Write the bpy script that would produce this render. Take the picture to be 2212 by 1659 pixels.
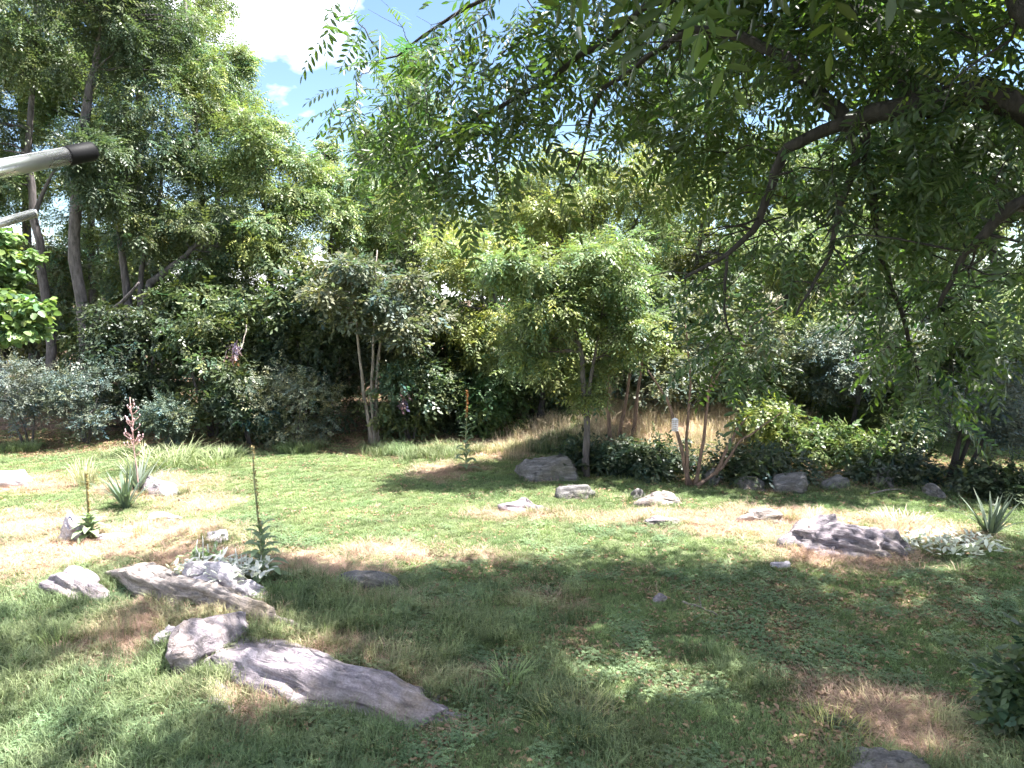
import bpy, bmesh, math, random
import numpy as np
from mathutils import Vector, Matrix, noise as mnoise

for o in list(bpy.data.objects): bpy.data.objects.remove(o)
SC = bpy.context.scene
COL = SC.collection
R = math.radians

# ------------------------------------------------------------------ camera
F = 740.0                       # focal length in pixels of a 1024 x 768 frame
CAM = np.array((0.0, 0.0, 3.4))
PITCH = math.atan(84 / F)
cam_d = bpy.data.cameras.new('camera'); cam = bpy.data.objects.new('camera', cam_d); COL.objects.link(cam)
cam_d.sensor_width = 36; cam_d.lens = F / 1024 * 36; cam_d.clip_start = 0.05; cam_d.clip_end = 3000
cam.location = CAM; cam.rotation_euler = (R(90) - PITCH, 0, 0)
SC.camera = cam

# ------------------------------------------------------------------ light
SUN_EL, SUN_AZ = R(66), math.atan2(0.92, 0.06)      # azimuth measured from +Y towards +X
S = np.array((math.sin(SUN_AZ) * math.cos(SUN_EL), math.cos(SUN_AZ) * math.cos(SUN_EL), math.sin(SUN_EL)))
w = bpy.data.worlds.new('World'); SC.world = w; w.use_nodes = True
nt = w.node_tree; N = nt.nodes; L = nt.links
bg = N['Background']
sky = N.new('ShaderNodeTexSky'); sky.sky_type = 'NISHITA'; sky.sun_disc = False
sky.dust_density = 0.05; sky.ozone_density = 2.6; sky.air_density = 1.0
sky.sun_elevation = SUN_EL; sky.sun_rotation = SUN_AZ
tc = N.new('ShaderNodeTexCoord')
mp = N.new('ShaderNodeMapping'); mp.inputs['Scale'].default_value = (1.0, 1.0, 1.9); mp.inputs['Location'].default_value = (2.7, 1.7, 0.12)
cn = N.new('ShaderNodeTexNoise'); cn.inputs['Scale'].default_value = 2.1; cn.inputs['Detail'].default_value = 7; cn.inputs['Roughness'].default_value = 0.52
cr = N.new('ShaderNodeValToRGB'); cr.color_ramp.elements[0].position = 0.50; cr.color_ramp.elements[1].position = 0.60
mx = N.new('ShaderNodeMix'); mx.data_type = 'RGBA'
L.new(tc.outputs['Generated'], mp.inputs['Vector']); L.new(mp.outputs[0], cn.inputs['Vector']); L.new(cn.outputs['Fac'], cr.inputs['Fac'])
L.new(cr.outputs['Color'], mx.inputs['Factor']); L.new(sky.outputs['Color'], mx.inputs[6]); mx.inputs[7].default_value = (19, 19, 19.5, 1)
L.new(mx.outputs[2], bg.inputs['Color']); bg.inputs['Strength'].default_value = 0.05
sl = bpy.data.lights.new('sun', 'SUN'); sl.energy = 5.0; sl.angle = R(0.55); sl.color = (1.0, 0.965, 0.91)
so = bpy.data.objects.new('sun', sl); COL.objects.link(so)
so.rotation_euler = Vector(-S).to_track_quat('-Z', 'Y').to_euler(); so.location = S * 60
SC.view_settings.view_transform = 'Standard'; SC.view_settings.look = 'None'; SC.view_settings.gamma = 1
SC.view_settings.exposure = 2.56; SC.view_settings.use_curve_mapping = False
SC.render.engine = 'CYCLES'
cy = SC.cycles
cy.max_bounces = 4; cy.diffuse_bounces = 3; cy.glossy_bounces = 1; cy.transmission_bounces = 3; cy.transparent_max_bounces = 4
cy.use_denoising = True; cy.use_adaptive_sampling = True; cy.adaptive_threshold = 0.03; cy.caustics_reflective = False; cy.caustics_refractive = False

# ------------------------------------------------------------------ helpers
def ray(dx, dy):                # photo position on a 2212 x 1659 sheet -> world direction with y = 1
    px, py = dx * 1024 / 2212, dy * 1024 / 2212
    a, b = (px - 512) / F, (384 - py) / F
    c, s = math.cos(PITCH), math.sin(PITCH)
    d = np.array((a, c + b * s, -s + b * c))
    return d / d[1]
def at(dx, dy, depth): return CAM + ray(dx, dy) * depth
def smooth(e0, e1, x):
    t = np.clip((x - e0) / (e1 - e0), 0, 1); return t * t * (3 - 2 * t)
_rg = np.random.default_rng(5)
_lat = _rg.random((256, 256))
def vnoise(x, y, s=1.0):        # smooth value noise in plan, 0..1
    x = np.asarray(x, float) * s + 1000.3; y = np.asarray(y, float) * s + 1000.7
    xi = np.floor(x).astype(int); yi = np.floor(y).astype(int); fx = x - xi; fy = y - yi
    fx = fx * fx * (3 - 2 * fx); fy = fy * fy * (3 - 2 * fy)
    g = lambda i, j: _lat[i % 256, j % 256]
    return (g(xi, yi) * (1 - fx) + g(xi + 1, yi) * fx) * (1 - fy) + (g(xi, yi + 1) * (1 - fx) + g(xi + 1, yi + 1) * fx) * fy
def fbm(x, y, s=1.0): return (vnoise(x, y, s) + .5 * vnoise(x, y, 2.1 * s) + .25 * vnoise(x, y, 4.3 * s)) / 1.75

def terrain(x, y):
    x = np.asarray(x, float); y = np.asarray(y, float)
    z = 0.10 * (fbm(x, y, .45) - .5) + 0.035 * (vnoise(x, y, 2.3) - .5)
    z = z + 0.20 * np.exp(-(((x + 2.6) / 1.5) ** 2 + ((y - 7.6) / 1.2) ** 2))                  # swell under the ledges
    z = z + 0.22 * np.exp(-(((x + 4.2) / 2.2) ** 2 + ((y - 9.8) / 1.6) ** 2))
    z = z + 0.85 * smooth(13.6, 18.5, y - 0.25 * np.abs(x - 4)) * smooth(-0.8, 2.2, x)           # bank at the back
    z = z + 0.25 * smooth(16, 22, y) * smooth(0.5, -3, x)
    z = z + 0.014 * np.clip(y - 24, 0, 200)
    return z
def tz(x, y): return float(terrain(x, y))
def gnd(dx, dy):                # where the sight line through that photo position meets the ground
    d = ray(dx, dy); t = 4.0
    for _ in range(4000):
        p = CAM + d * t
        if p[2] <= terrain(p[0], p[1]): break
        t += 0.01
    return np.array((p[0], p[1], tz(p[0], p[1])))
def onx(dx, depth):             # ground point below a photo column at a depth
    x = ray(dx, 648)[0] * depth; return np.array((x, depth, tz(x, depth)))

def mesh_np(name, V, Q=None, T=None, col=None, smoothf=False):
    V = np.asarray(V, np.float32); me = bpy.data.meshes.new(name)
    li, ls = [], []; st = 0
    if Q is not None and len(Q):
        Q = np.asarray(Q, np.int32); li.append(Q.ravel()); ls.append(np.full(len(Q), 4, np.int32))
    if T is not None and len(T):
        T = np.asarray(T, np.int32); li.append(T.ravel()); ls.append(np.full(len(T), 3, np.int32))
    li = np.concatenate(li); ls = np.concatenate(ls); start = np.concatenate(([0], np.cumsum(ls)[:-1])).astype(np.int32)
    me.vertices.add(len(V)); me.vertices.foreach_set('co', V.ravel())
    me.loops.add(len(li)); me.loops.foreach_set('vertex_index', li)
    me.polygons.add(len(ls)); me.polygons.foreach_set('loop_start', start); me.polygons.foreach_set('loop_total', ls)
    if smoothf: me.polygons.foreach_set('use_smooth', np.ones(len(ls), bool))
    if col is not None:
        a = me.color_attributes.new('col', 'FLOAT_COLOR', 'POINT')
        c = np.ones((len(V), 4), np.float32); c[:, :3] = col; a.data.foreach_set('color', c.ravel())
    me.update(calc_edges=True); return me
class MB:                       # collects pieces of one mesh
    def __init__(s): s.v = []; s.q = []; s.t = []; s.c = []; s.n = 0
    def add(s, V, Q=None, T=None, col=(.5, .5, .5)):
        V = np.asarray(V, float).reshape(-1, 3)
        if Q is not None and len(Q): s.q.append(np.asarray(Q) + s.n)
        if T is not None and len(T): s.t.append(np.asarray(T) + s.n)
        c = np.asarray(col, float); s.c.append(np.broadcast_to(c, (len(V), 3)) if c.ndim == 1 else c)
        s.v.append(V); s.n += len(V)
    def tube(s, pts, rad, sides=6, col=(.5, .5, .5), cap=True, rough=0, rng=None):
        P = np.asarray(pts, float); n = len(P); rad = np.broadcast_to(np.asarray(rad, float), (n,))
        d = np.gradient(P, axis=0); d /= np.linalg.norm(d, axis=1)[:, None] + 1e-9
        ref = np.array((0, 0, 1.)) if abs(d[0][2]) < .8 else np.array((1., 0, 0))
        a = np.linspace(0, 2 * np.pi, sides, endpoint=False); V = np.zeros((n, sides, 3))
        for i in range(n):
            u = np.cross(d[i], ref); u /= np.linalg.norm(u) + 1e-9; v = np.cross(d[i], u); ref = np.cross(u, d[i])
            r = rad[i] * (1 + (rough * rng.uniform(-1, 1, sides) if rough else 0))
            V[i] = P[i] + (np.cos(a) * r)[:, None] * u + (np.sin(a) * r)[:, None] * v
            ref = v if abs(np.dot(v, d[i])) < .5 else ref
            ref = np.cross(u, d[i])
        i, j = np.meshgrid(np.arange(n - 1), np.arange(sides), indexing='ij'); k = (j + 1) % sides
        Q = np.stack((i * sides + j, i * sides + k, (i + 1) * sides + k, (i + 1) * sides + j), -1).reshape(-1, 4)
        V = V.reshape(-1, 3); T = []
        if cap:
            V = np.vstack((V, P[0], P[-1]))
            for j in range(sides):
                T.append((n * sides, (j + 1) % sides, j)); T.append((n * sides + 1, (n - 1) * sides + j, (n - 1) * sides + (j + 1) % sides))
        s.add(V, Q, T if cap else None, col)
    def stamp(s, tv, tq, pos, rot, scl, col, tcol=None):   # many copies of a small template
        n, k = len(pos), len(tv)
        if n == 0: return
        V = np.einsum('nij,kj->nki', rot, tv) * np.asarray(scl).reshape(-1, 1, 1) + pos[:, None, :]
        Q = (np.arange(n) * k)[:, None, None] + tq[None]
        C = np.repeat(col[:, None, :], k, 1)
        if tcol is not None: C = C * tcol[None, :, None]
        s.add(V.reshape(-1, 3), Q.reshape(-1, 4), None, C.reshape(-1, 3))
    def mesh(s, name, smoothf=False):
        return mesh_np(name, np.vstack(s.v), np.vstack(s.q) if s.q else None, np.vstack(s.t) if s.t else None, np.vstack(s.c), smoothf)
    def build(s, name, mat, parent=None, smoothf=False):
        me = s.mesh(name, smoothf); me.materials.append(mat); return link(name, me, parent)
def link(name, me, parent=None):
    o = bpy.data.objects.new(name, me); COL.objects.link(o)
    if parent is not None: o.parent = parent; o.matrix_parent_inverse.identity()
    return o
def thing(name, label, cat, loc=(0, 0, 0), group=None):
    o = bpy.data.objects.new(name, None); COL.objects.link(o); o.location = loc; o.empty_display_size = .2
    return tag(o, label, cat, group)
def tag(o, label, cat=None, group=None, kind=None):
    o['label'] = label
    if cat: o['category'] = cat
    if group: o['group'] = group
    if kind: o['kind'] = kind
    return o
def frames(xd, zd):             # rotation matrices: columns x along xd, z near zd
    x = xd / (np.linalg.norm(xd, axis=1)[:, None] + 1e-9)
    y = np.cross(zd, x); y /= np.linalg.norm(y, axis=1)[:, None] + 1e-9
    z = np.cross(x, y); return np.stack((x, y, z), -1)

# ------------------------------------------------------------------ materials
def new_mat(name):
    m = bpy.data.materials.new(name); m.use_nodes = True; return m, m.node_tree.nodes, m.node_tree.links, m.node_tree.nodes['Principled BSDF']
def leaf_mat(name, trans=.35, rough=.45, spec=.4, tint=(1.15, 1.3, .7), instancer=False):
    m, n, l, b = new_mat(name)
    a = n.new('ShaderNodeAttribute'); a.attribute_name = 'gcol' if instancer else 'col'
    if instancer: a.attribute_type = 'INSTANCER'
    b.inputs['Roughness'].default_value = rough; b.inputs['Specular IOR Level'].default_value = spec
    t = n.new('ShaderNodeBsdfTranslucent'); mu = n.new('ShaderNodeMix'); mu.data_type = 'RGBA'; mu.blend_type = 'MULTIPLY'; mu.inputs[0].default_value = 1
    mu.inputs[7].default_value = (*tint, 1)
    src = a.outputs['Color']
    if instancer:
        v = n.new('ShaderNodeAttribute'); v.attribute_name = 'col'
        m2 = n.new('ShaderNodeMix'); m2.data_type = 'RGBA'; m2.blend_type = 'MULTIPLY'; m2.inputs[0].default_value = 1
        l.new(src, m2.inputs[6]); l.new(v.outputs['Color'], m2.inputs[7]); src = m2.outputs[2]
    l.new(src, b.inputs['Base Color']); l.new(src, mu.inputs[6]); l.new(mu.outputs[2], t.inputs['Color'])
    ms = n.new('ShaderNodeMixShader'); ms.inputs[0].default_value = trans
    l.new(b.outputs[0], ms.inputs[1]); l.new(t.outputs[0], ms.inputs[2]); l.new(ms.outputs[0], n['Material Output'].inputs['Surface'])
    return m
def bark_mat(name, c1, c2, scale=9):
    m, n, l, b = new_mat(name)
    t = n.new('ShaderNodeTexCoord'); mp = n.new('ShaderNodeMapping'); mp.inputs['Scale'].default_value = (scale, scale, scale * .22)
    nz = n.new('ShaderNodeTexNoise'); nz.inputs['Detail'].default_value = 6; nz.inputs['Roughness'].default_value = .7; nz.inputs['Scale'].default_value = 1.6
    r = n.new('ShaderNodeValToRGB'); r.color_ramp.elements[0].color = (*c1, 1); r.color_ramp.elements[1].color = (*c2, 1)
    r.color_ramp.elements[0].position = .35; r.color_ramp.elements[1].position = .68
    bp = n.new('ShaderNodeBump'); bp.inputs['Strength'].default_value = .9; bp.inputs['Distance'].default_value = .03
    l.new(t.outputs['Object'], mp.inputs['Vector']); l.new(mp.outputs[0], nz.inputs['Vector']); l.new(nz.outputs['Fac'], r.inputs['Fac'])
    l.new(r.outputs['Color'], b.inputs['Base Color']); l.new(nz.outputs['Fac'], bp.inputs['Height']); l.new(bp.outputs[0], b.inputs['Normal'])
    b.inputs['Roughness'].default_value = .9; return m
def rock_mat(name, lo, mid, hi, lichen=.5):
    m, n, l, b = new_mat(name)
    t = n.new('ShaderNodeTexCoord')
    mp = n.new('ShaderNodeMapping'); mp.inputs['Scale'].default_value = (1.1, 5.5, 7)
    st = n.new('ShaderNodeTexNoise'); st.inputs['Scale'].default_value = 2.2; st.inputs['Detail'].default_value = 8; st.inputs['Roughness'].default_value = .68; st.inputs['Distortion'].default_value = .5
    bl = n.new('ShaderNodeTexNoise'); bl.inputs['Scale'].default_value = 4.5; bl.inputs['Detail'].default_value = 7; bl.inputs['Roughness'].default_value = .65
    fine = n.new('ShaderNodeTexNoise'); fine.inputs['Scale'].default_value = 55; fine.inputs['Detail'].default_value = 4
    r = n.new('ShaderNodeValToRGB'); e = r.color_ramp.elements
    e[0].position = .3; e[0].color = (*lo, 1); e[1].position = .72; e[1].color = (*hi, 1); k = e.new(.5); k.color = (*mid, 1)
    r2 = n.new('ShaderNodeValToRGB'); r2.color_ramp.elements[0].position = .5; r2.color_ramp.elements[1].position = .66
    mx = n.new('ShaderNodeMix'); mx.data_type = 'RGBA'; mx.inputs[7].default_value = (.075, .075, .062, 1)
    sc = n.new('ShaderNodeMath'); sc.operation = 'MULTIPLY'; sc.inputs[1].default_value = lichen
    l.new(t.outputs['Object'], mp.inputs['Vector']); l.new(mp.outputs[0], st.inputs['Vector'])
    l.new(t.outputs['Object'], bl.inputs['Vector']); l.new(t.outputs['Object'], fine.inputs['Vector'])
    l.new(st.outputs['Fac'], r.inputs['Fac']); l.new(bl.outputs['Fac'], r2.inputs['Fac']); l.new(r2.outputs['Color'], sc.inputs[0])
    l.new(sc.outputs[0], mx.inputs[0]); l.new(r.outputs['Color'], mx.inputs[6])
    so_ = n.new('ShaderNodeTexNoise'); so_.inputs['Scale'].default_value = 1.7; so_.inputs['Detail'].default_value = 6; so_.inputs['Roughness'].default_value = .6
    l.new(t.outputs['Object'], so_.inputs['Vector']); r3 = n.new('ShaderNodeValToRGB'); r3.color_ramp.elements[0].position = .5; r3.color_ramp.elements[1].position = .72; r3.color_ramp.elements[1].color = (.55, .55, .55, 1)
    l.new(so_.outputs['Fac'], r3.inputs['Fac']); m3 = n.new('ShaderNodeMix'); m3.data_type = 'RGBA'; m3.inputs[7].default_value = (mid[0] * 1.05, mid[1] * .95, mid[2] * .62, 1)
    l.new(r3.outputs['Color'], m3.inputs[0]); l.new(mx.outputs[2], m3.inputs[6]); mx = m3
    mf = n.new('ShaderNodeMix'); mf.data_type = 'RGBA'; mf.blend_type = 'OVERLAY'; mf.inputs[0].default_value = .55
    l.new(mx.outputs[2], mf.inputs[6]); l.new(fine.outputs['Fac'], mf.inputs[7]); l.new(mf.outputs[2], b.inputs['Base Color'])
    ad = n.new('ShaderNodeMath'); ad.operation = 'MULTIPLY_ADD'; ad.inputs[1].default_value = .25
    l.new(fine.outputs['Fac'], ad.inputs[0]); l.new(st.outputs['Fac'], ad.inputs[2])
    bp = n.new('ShaderNodeBump'); bp.inputs['Strength'].default_value = 1; bp.inputs['Distance'].default_value = .04
    l.new(ad.outputs[0], bp.inputs['Height']); l.new(bp.outputs[0], b.inputs['Normal'])
    b.inputs['Roughness'].default_value = .85; b.inputs['Specular IOR Level'].default_value = .25
    return m
def plain_mat(name, c, rough=.6, metal=0, spec=.5):
    m, n, l, b = new_mat(name); b.inputs['Base Color'].default_value = (*c, 1)
    nz = n.new('ShaderNodeTexNoise'); nz.inputs['Scale'].default_value = 40; nz.inputs['Detail'].default_value = 5
    mr = n.new('ShaderNodeMapRange'); mr.inputs[3].default_value = rough * .75; mr.inputs[4].default_value = min(1, rough * 1.3)
    l.new(nz.outputs['Fac'], mr.inputs[0]); l.new(mr.outputs[0], b.inputs['Roughness'])
    b.inputs['Metallic'].default_value = metal; b.inputs['Specular IOR Level'].default_value = spec; return m
def vcol_mat(name, rough=.8, spec=.2):
    m, n, l, b = new_mat(name); a = n.new('ShaderNodeAttribute'); a.attribute_name = 'col'
    nz = n.new('ShaderNodeTexNoise'); nz.inputs['Scale'].default_value = 30; nz.inputs['Detail'].default_value = 5
    mx = n.new('ShaderNodeMix'); mx.data_type = 'RGBA'; mx.blend_type = 'OVERLAY'; mx.inputs[0].default_value = .5
    l.new(a.outputs['Color'], mx.inputs[6]); l.new(nz.outputs['Fac'], mx.inputs[7]); l.new(mx.outputs[2], b.inputs['Base Color'])
    b.inputs['Roughness'].default_value = rough; b.inputs['Specular IOR Level'].default_value = spec; return m
M_LEAF = leaf_mat('tree_leaf'); M_WALNUT = leaf_mat('walnut_leaf', trans=.45, rough=.38, spec=.5, tint=(1.7, 2.1, .6))
M_OLIVE = leaf_mat('silvery_leaf', trans=.2, rough=.5, tint=(1.1, 1.2, .8)); M_PLANT = leaf_mat('herb_leaf', trans=.22, rough=.6, spec=.25)
M_GRASS = leaf_mat('grass_blade', trans=.3, rough=.6, spec=.25, tint=(1.05, 1.2, .75), instancer=True)
M_BARK = bark_mat('grey_bark', (.035, .03, .03), (.15, .13, .13)); M_BARKPALE = bark_mat('pale_bark', (.10, .085, .075), (.36, .31, .27), 14)
M_BARKRED = bark_mat('red_brown_bark', (.07, .045, .036), (.25, .165, .125), 14); M_BARKDK = bark_mat('dark_walnut_bark', (.010, .008, .008), (.045, .037, .036), 12)
M_ROCK = rock_mat('grey_schist', (.085, .074, .084), (.245, .21, .232), (.45, .395, .43)); M_ROCKPALE = rock_mat('pale_quartz_rock', (.20, .18, .20), (.42, .38, .42), (.66, .61, .65), .35)
M_ROCKTAN = rock_mat('tan_schist', (.10, .085, .08), (.27, .23, .215), (.47, .41, .39), .6)
M_ROCKDK = rock_mat('shade_toned_mossy_rock', (.045, .042, .042), (.13, .122, .122), (.26, .245, .25), .8)  # tree shade painted in as a darker rock tone, plus mossy patches
M_STRAW = vcol_mat('dry_stalk'); M_CHROME = plain_mat('brushed_aluminium', (.70, .71, .74), .27, 1); M_CHROME.node_tree.nodes['Noise Texture'].inputs['Scale'].default_value = 4; M_BLACK = plain_mat('black_plastic', (.003, .003, .004), .6, spec=.15)
M_WIRE = plain_mat('painted_wire', (.75, .74, .80), .4); M_SUET = plain_mat('seed_cake', (.42, .34, .30), .9)

# ------------------------------------------------------------------ ground
DRYP = [(1600, 1130, .95, .6, 1.0), (1820, 1190, 1.0, .7, 1.0), (1400, 1115, .9, .35, .8), (1150, 1110, .9, .28, .6), (1720, 1120, 1.2, .5, 1.), (1990, 1150, .8, .6, .7),
        (230, 1170, 1.5, .8, .95), (60, 1130, 1.1, .7, .75), (60, 1050, .8, .6, .8), (340, 1050, .9, .8, .9), (420, 1090, .7, .6, .6), (30, 1210, 1., .7, .8), (430, 1220, .8, .6, .8),
        (870, 1192, .75, .30, .9), (680, 1225, .85, .4, .85), (1040, 1205, .5, .25, .5), (960, 1020, .6, .7, .8), (1090, 960, 1.1, 1.4, 1.), (1400, 910, 1.4, 1.4, 1.), (1620, 915, 1.5, 1.5, .8),
        (270, 1375, .6, .4, .9), (480, 1335, .7, .22, .8), (340, 1320, .5, .3, .7), (640, 1400, .6, .2, .7), (560, 1495, .6, .25, .7), (950, 1480, .5, .2, .6), (690, 1390, .5, .22, .8), (780, 1430, .45, .25, .6), (1880, 1530, .55, .3, .9), (1900, 1570, .5, .25, .8), (1270, 1560, .25, .2, .5), (580, 1500, .5, .3, .6), (1200, 1310, .5, .25, .5), (860, 1300, .6, .3, .4)]
DRY = [(*gnd(a, b)[:2], rx, ry, k) for a, b, rx, ry, k in DRYP]
def dry_mask(x, y):
    m = np.zeros(np.shape(x)); 
    wx = x + .5 * (vnoise(x, y, 1.3) - .5) + .25 * (vnoise(x, y, 4.1) - .5); wy = y + .4 * (vnoise(y, x, 1.7) - .5) + .2 * (vnoise(y, x, 5.) - .5)
    for cx, cy_, rx, ry, k in DRY: m = np.maximum(m, k * np.exp(-(((wx - cx) / rx) ** 2 + ((wy - cy_) / ry) ** 2) ** 1.5))
    m = m * 1.12; m = m + (.10 + .9 * smooth(.08, .4, m)) * (.35 * (fbm(x, y, 1.1) - .5) + .25 * (vnoise(x, y, 6.) - .5))
    return np.clip(m, 0, 1)
def litter_mask(x, y):          # leaf litter and bare earth under the woods and the shrubs
    e = 16.1 + .5 * (fbm(x, y, .6) - .5) + .35 * np.sin(x * .7)
    left = smooth(e - .15, e + .5, y) * smooth(1.2, .2, x)
    right = smooth(12.9, 13.6, y - .3 * np.sin(x * .9)) * smooth(2.7, 3.3, x) * smooth(16.2, 15.2, y)
    far = smooth(19, 21, y)
    under = .75 * smooth(.50, .66, fbm(x + 7, y, .9)) * smooth(9.6, 8.6, y) * smooth(-1.6, -.4, x)
    right = np.maximum(right, under)
    return np.clip(np.maximum(np.maximum(left, right * .85), far * .6), 0, 1)
def axis_pts(a, b, step, far, n):
    g = np.geomspace(1, far, n)
    return np.concatenate((a - g[::-1], np.arange(a, b, step), b + g))
gx = axis_pts(-14, 14, .13, 500, 18); gy = axis_pts(3.5, 21, .105, 600, 20)
X, Y = np.meshgrid(gx, gy, indexing='ij'); Z = terrain(X, Y)
near = (np.abs(X) < 14) & (Y > 3) & (Y < 21)
Z = Z - .03 * near * (fbm(X, Y, 6.) - .5)
dm, lm = dry_mask(X, Y), litter_mask(X, Y)
nse = fbm(X, Y, 3.0)[..., None]
green = np.array((.118, .142, .075)); dryc = np.array((.40, .275, .225)); lit = np.array((.12, .088, .066))
C = green * (.6 + .8 * nse); C = C * (1 - dm[..., None]) + dryc * (.7 + .6 * nse) * dm[..., None]; C = C * (1 - lm[..., None]) + lit * (.5 + nse) * lm[..., None]
ni, nj = X.shape; I = np.arange(ni * nj).reshape(ni, nj)
Q = np.stack((I[:-1, :-1], I[1:, :-1], I[1:, 1:], I[:-1, 1:]), -1).reshape(-1, 4)
gm = mesh_np('ground', np.stack((X, Y, Z), -1).reshape(-1, 3), Q, None, C.reshape(-1, 3), True)
mg, n_, l_, b_ = new_mat('soil_and_turf')
a_ = n_.new('ShaderNodeAttribute'); a_.attribute_name = 'col'
z1 = n_.new('ShaderNodeTexNoise'); z1.inputs['Scale'].default_value = 38; z1.inputs['Detail'].default_value = 6; z1.inputs['Roughness'].default_value = .7
tcg = n_.new('ShaderNodeTexCoord'); l_.new(tcg.outputs['Object'], z1.inputs['Vector'])
rg_ = n_.new('ShaderNodeValToRGB'); rg_.color_ramp.elements[0].position = .32; rg_.color_ramp.elements[0].color = (.4, .38, .36, 1); rg_.color_ramp.elements[1].position = .7; rg_.color_ramp.elements[1].color = (1.35, 1.3, 1.25, 1)
mm = n_.new('ShaderNodeMix'); mm.data_type = 'RGBA'; mm.blend_type = 'MULTIPLY'; mm.inputs[0].default_value = 1
l_.new(z1.outputs['Fac'], rg_.inputs['Fac']); l_.new(a_.outputs['Color'], mm.inputs[6]); l_.new(rg_.outputs['Color'], mm.inputs[7]); l_.new(mm.outputs[2], b_.inputs['Base Color'])
bp_ = n_.new('ShaderNodeBump'); bp_.inputs['Distance'].default_value = .03; bp_.inputs['Strength'].default_value = .8; l_.new(z1.outputs['Fac'], bp_.inputs['Height']); l_.new(bp_.outputs[0], b_.inputs['Normal'])
b_.inputs['Roughness'].default_value = .95; b_.inputs['Specular IOR Level'].default_value = .1
gm.materials.append(mg); ground = link('ground', gm); ground['kind'] = 'structure'

# ------------------------------------------------------------------ rocks
FOOT = []                       # plan ellipses kept free of grass
def rock_shape(bm, size, seed, cuts, layers, sub, taper, M):
    rng = np.random.default_rng(seed); t = bmesh.new(); bmesh.ops.create_icosphere(t, subdivisions=sub, radius=1)
    V = np.array([v.co[:] for v in t.verts]); V = np.sign(V) * np.abs(V) ** .8
    for k in range(cuts):       # flat broken faces
        n = rng.normal(size=3); n[2] = abs(n[2]) * .8 + .05; n /= np.linalg.norm(n); d = rng.uniform(.55, .88)
        e = np.maximum(0, V @ n - d); V -= e[:, None] * n * .95
    off = rng.uniform(0, 50, 3); sx = np.array(size); W = V * sx; big = min(1, sx[0] * 2)
    disp = np.array([mnoise.fractal(Vector((p[0] * 2.0 + off[0], p[1] * 4 + off[1], p[2] * 5 + off[2])), .8, 2.1, 5) for p in W])
    st = np.array([mnoise.noise(Vector((p[0] * .9 + off[1], p[1] * 8 + off[2], p[2] * 10 + off[0]))) for p in W])
    ck = np.array([abs(mnoise.noise(Vector((p[0] * 3.1 + off[2], p[1] * 6 + off[0], p[2] * 4 + off[1])))) for p in W])
    nrm = V / (np.linalg.norm(V, axis=1)[:, None] + 1e-6)
    W = W + nrm * (disp * .055 * big + layers * .06 * np.sign(st) * np.abs(st) ** .5 * big - .07 * big * np.clip(1 - ck / .07, 0, 1))[:, None]
    W[:, 1] += sx[1] * .38 * np.array([mnoise.noise(Vector((p[0] * 1.7 + off[0], 3.3, off[1]))) for p in W]); W[:, 2] += sx[2] * .12 * np.array([mnoise.noise(Vector((p[0] * 1.9 + off[1], 7.1, off[2]))) for p in W])
    if taper: W[:, 1:] *= (1 - taper * np.clip((W[:, 0] / sx[0] + 1) / 2, 0, 1))[:, None]
    for v, p in zip(t.verts, W): v.co = M @ Vector(p)
    me = bpy.data.meshes.new('tmp'); t.to_mesh(me); t.free(); bm.from_mesh(me); bpy.data.meshes.remove(me)
def rock(label, c, size, rz, seed, mat=None, tilt=(0, 0), sink=.35, cuts=9, layers=.5, group='rocks in the lawn', sub=4, taper=0, more=()):
    bm = bmesh.new(); rock_shape(bm, size, seed, cuts, layers, sub, taper, Matrix.Identity(4))
    for k, (px, py, pz, sx_, sy_, sz_, a, ty) in enumerate(more):      # further slabs of the same outcrop, in the rock's own frame
        rock_shape(bm, (sx_, sy_, sz_), seed * 7 + k, 9, layers, 4, 0, Matrix.Translation((px, py, pz)) @ Matrix.Rotation(a, 4, 'Z') @ Matrix.Rotation(ty, 4, 'Y'))
    me = bpy.data.meshes.new('rock'); bm.to_mesh(me); bm.free(); me.materials.append(mat or M_ROCK)
    me.polygons.foreach_set('use_smooth', np.ones(len(me.polygons), bool))
    o = link('rock', me); o.location = (c[0], c[1], c[2] + size[2] * (1 - 2 * sink)); o.rotation_euler = (tilt[0], tilt[1], rz)
    tag(o, label, 'rock', group); FOOT.append((c[0], c[1], size[0], size[1], rz)); return o
def rockD(label, x0, x1, yb, h, depth_ratio, rz, seed, **k):    # from the photo's left, right and bottom edge
    a, b = gnd(x0, yb), gnd(x1, yb); c = (a + b) / 2; wd = np.linalg.norm(a - b) / 2
    dr = wd * depth_ratio; c[1] += dr * .7; c[2] = tz(c[0], c[1])
    return rock(label, c, (wd * 1.08, dr, h), rz, seed, **k)
def ledge(label, p0, p1, wd, h, seed, **k):                     # long slab between two photo points
    a, b = gnd(*p0), gnd(*p1); c = (a + b) / 2; c[2] = tz(c[0], c[1]); d = b - a
    return rock(label, c, (np.linalg.norm(d[:2]) / 2, wd, h), math.atan2(d[1], d[0]), seed, **k)
ledge('long grey schist ledge sloping down across the near grass, largest rock', (385, 1398), (1075, 1575), .52, .33, 11, tilt=(.16, .08), sink=.455, cuts=10, layers=.8, sub=5, taper=.4,
      more=[(-1.38, .0, .08, .38, .40, .27, .3, -.1), (-.6, -.42, -.14, .6, .22, .16, -.1, .1), (.35, -.36, -.14, .8, .18, .14, .05, .1), (1.1, .1, -.06, .7, .18, .11, -.06, .12)])
ledge('long narrow grey ledge just behind the largest ledge', (225, 1240), (700, 1392), .24, .21, 12, tilt=(.1, .05), sink=.48, layers=.5, sub=5, cuts=6, mat=M_ROCKTAN, more=[(-.7, -.03, .03, .6, .16, .14, .1, .05), (.5, -.06, -.02, .7, .14, .12, -.05, .1)])
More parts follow.
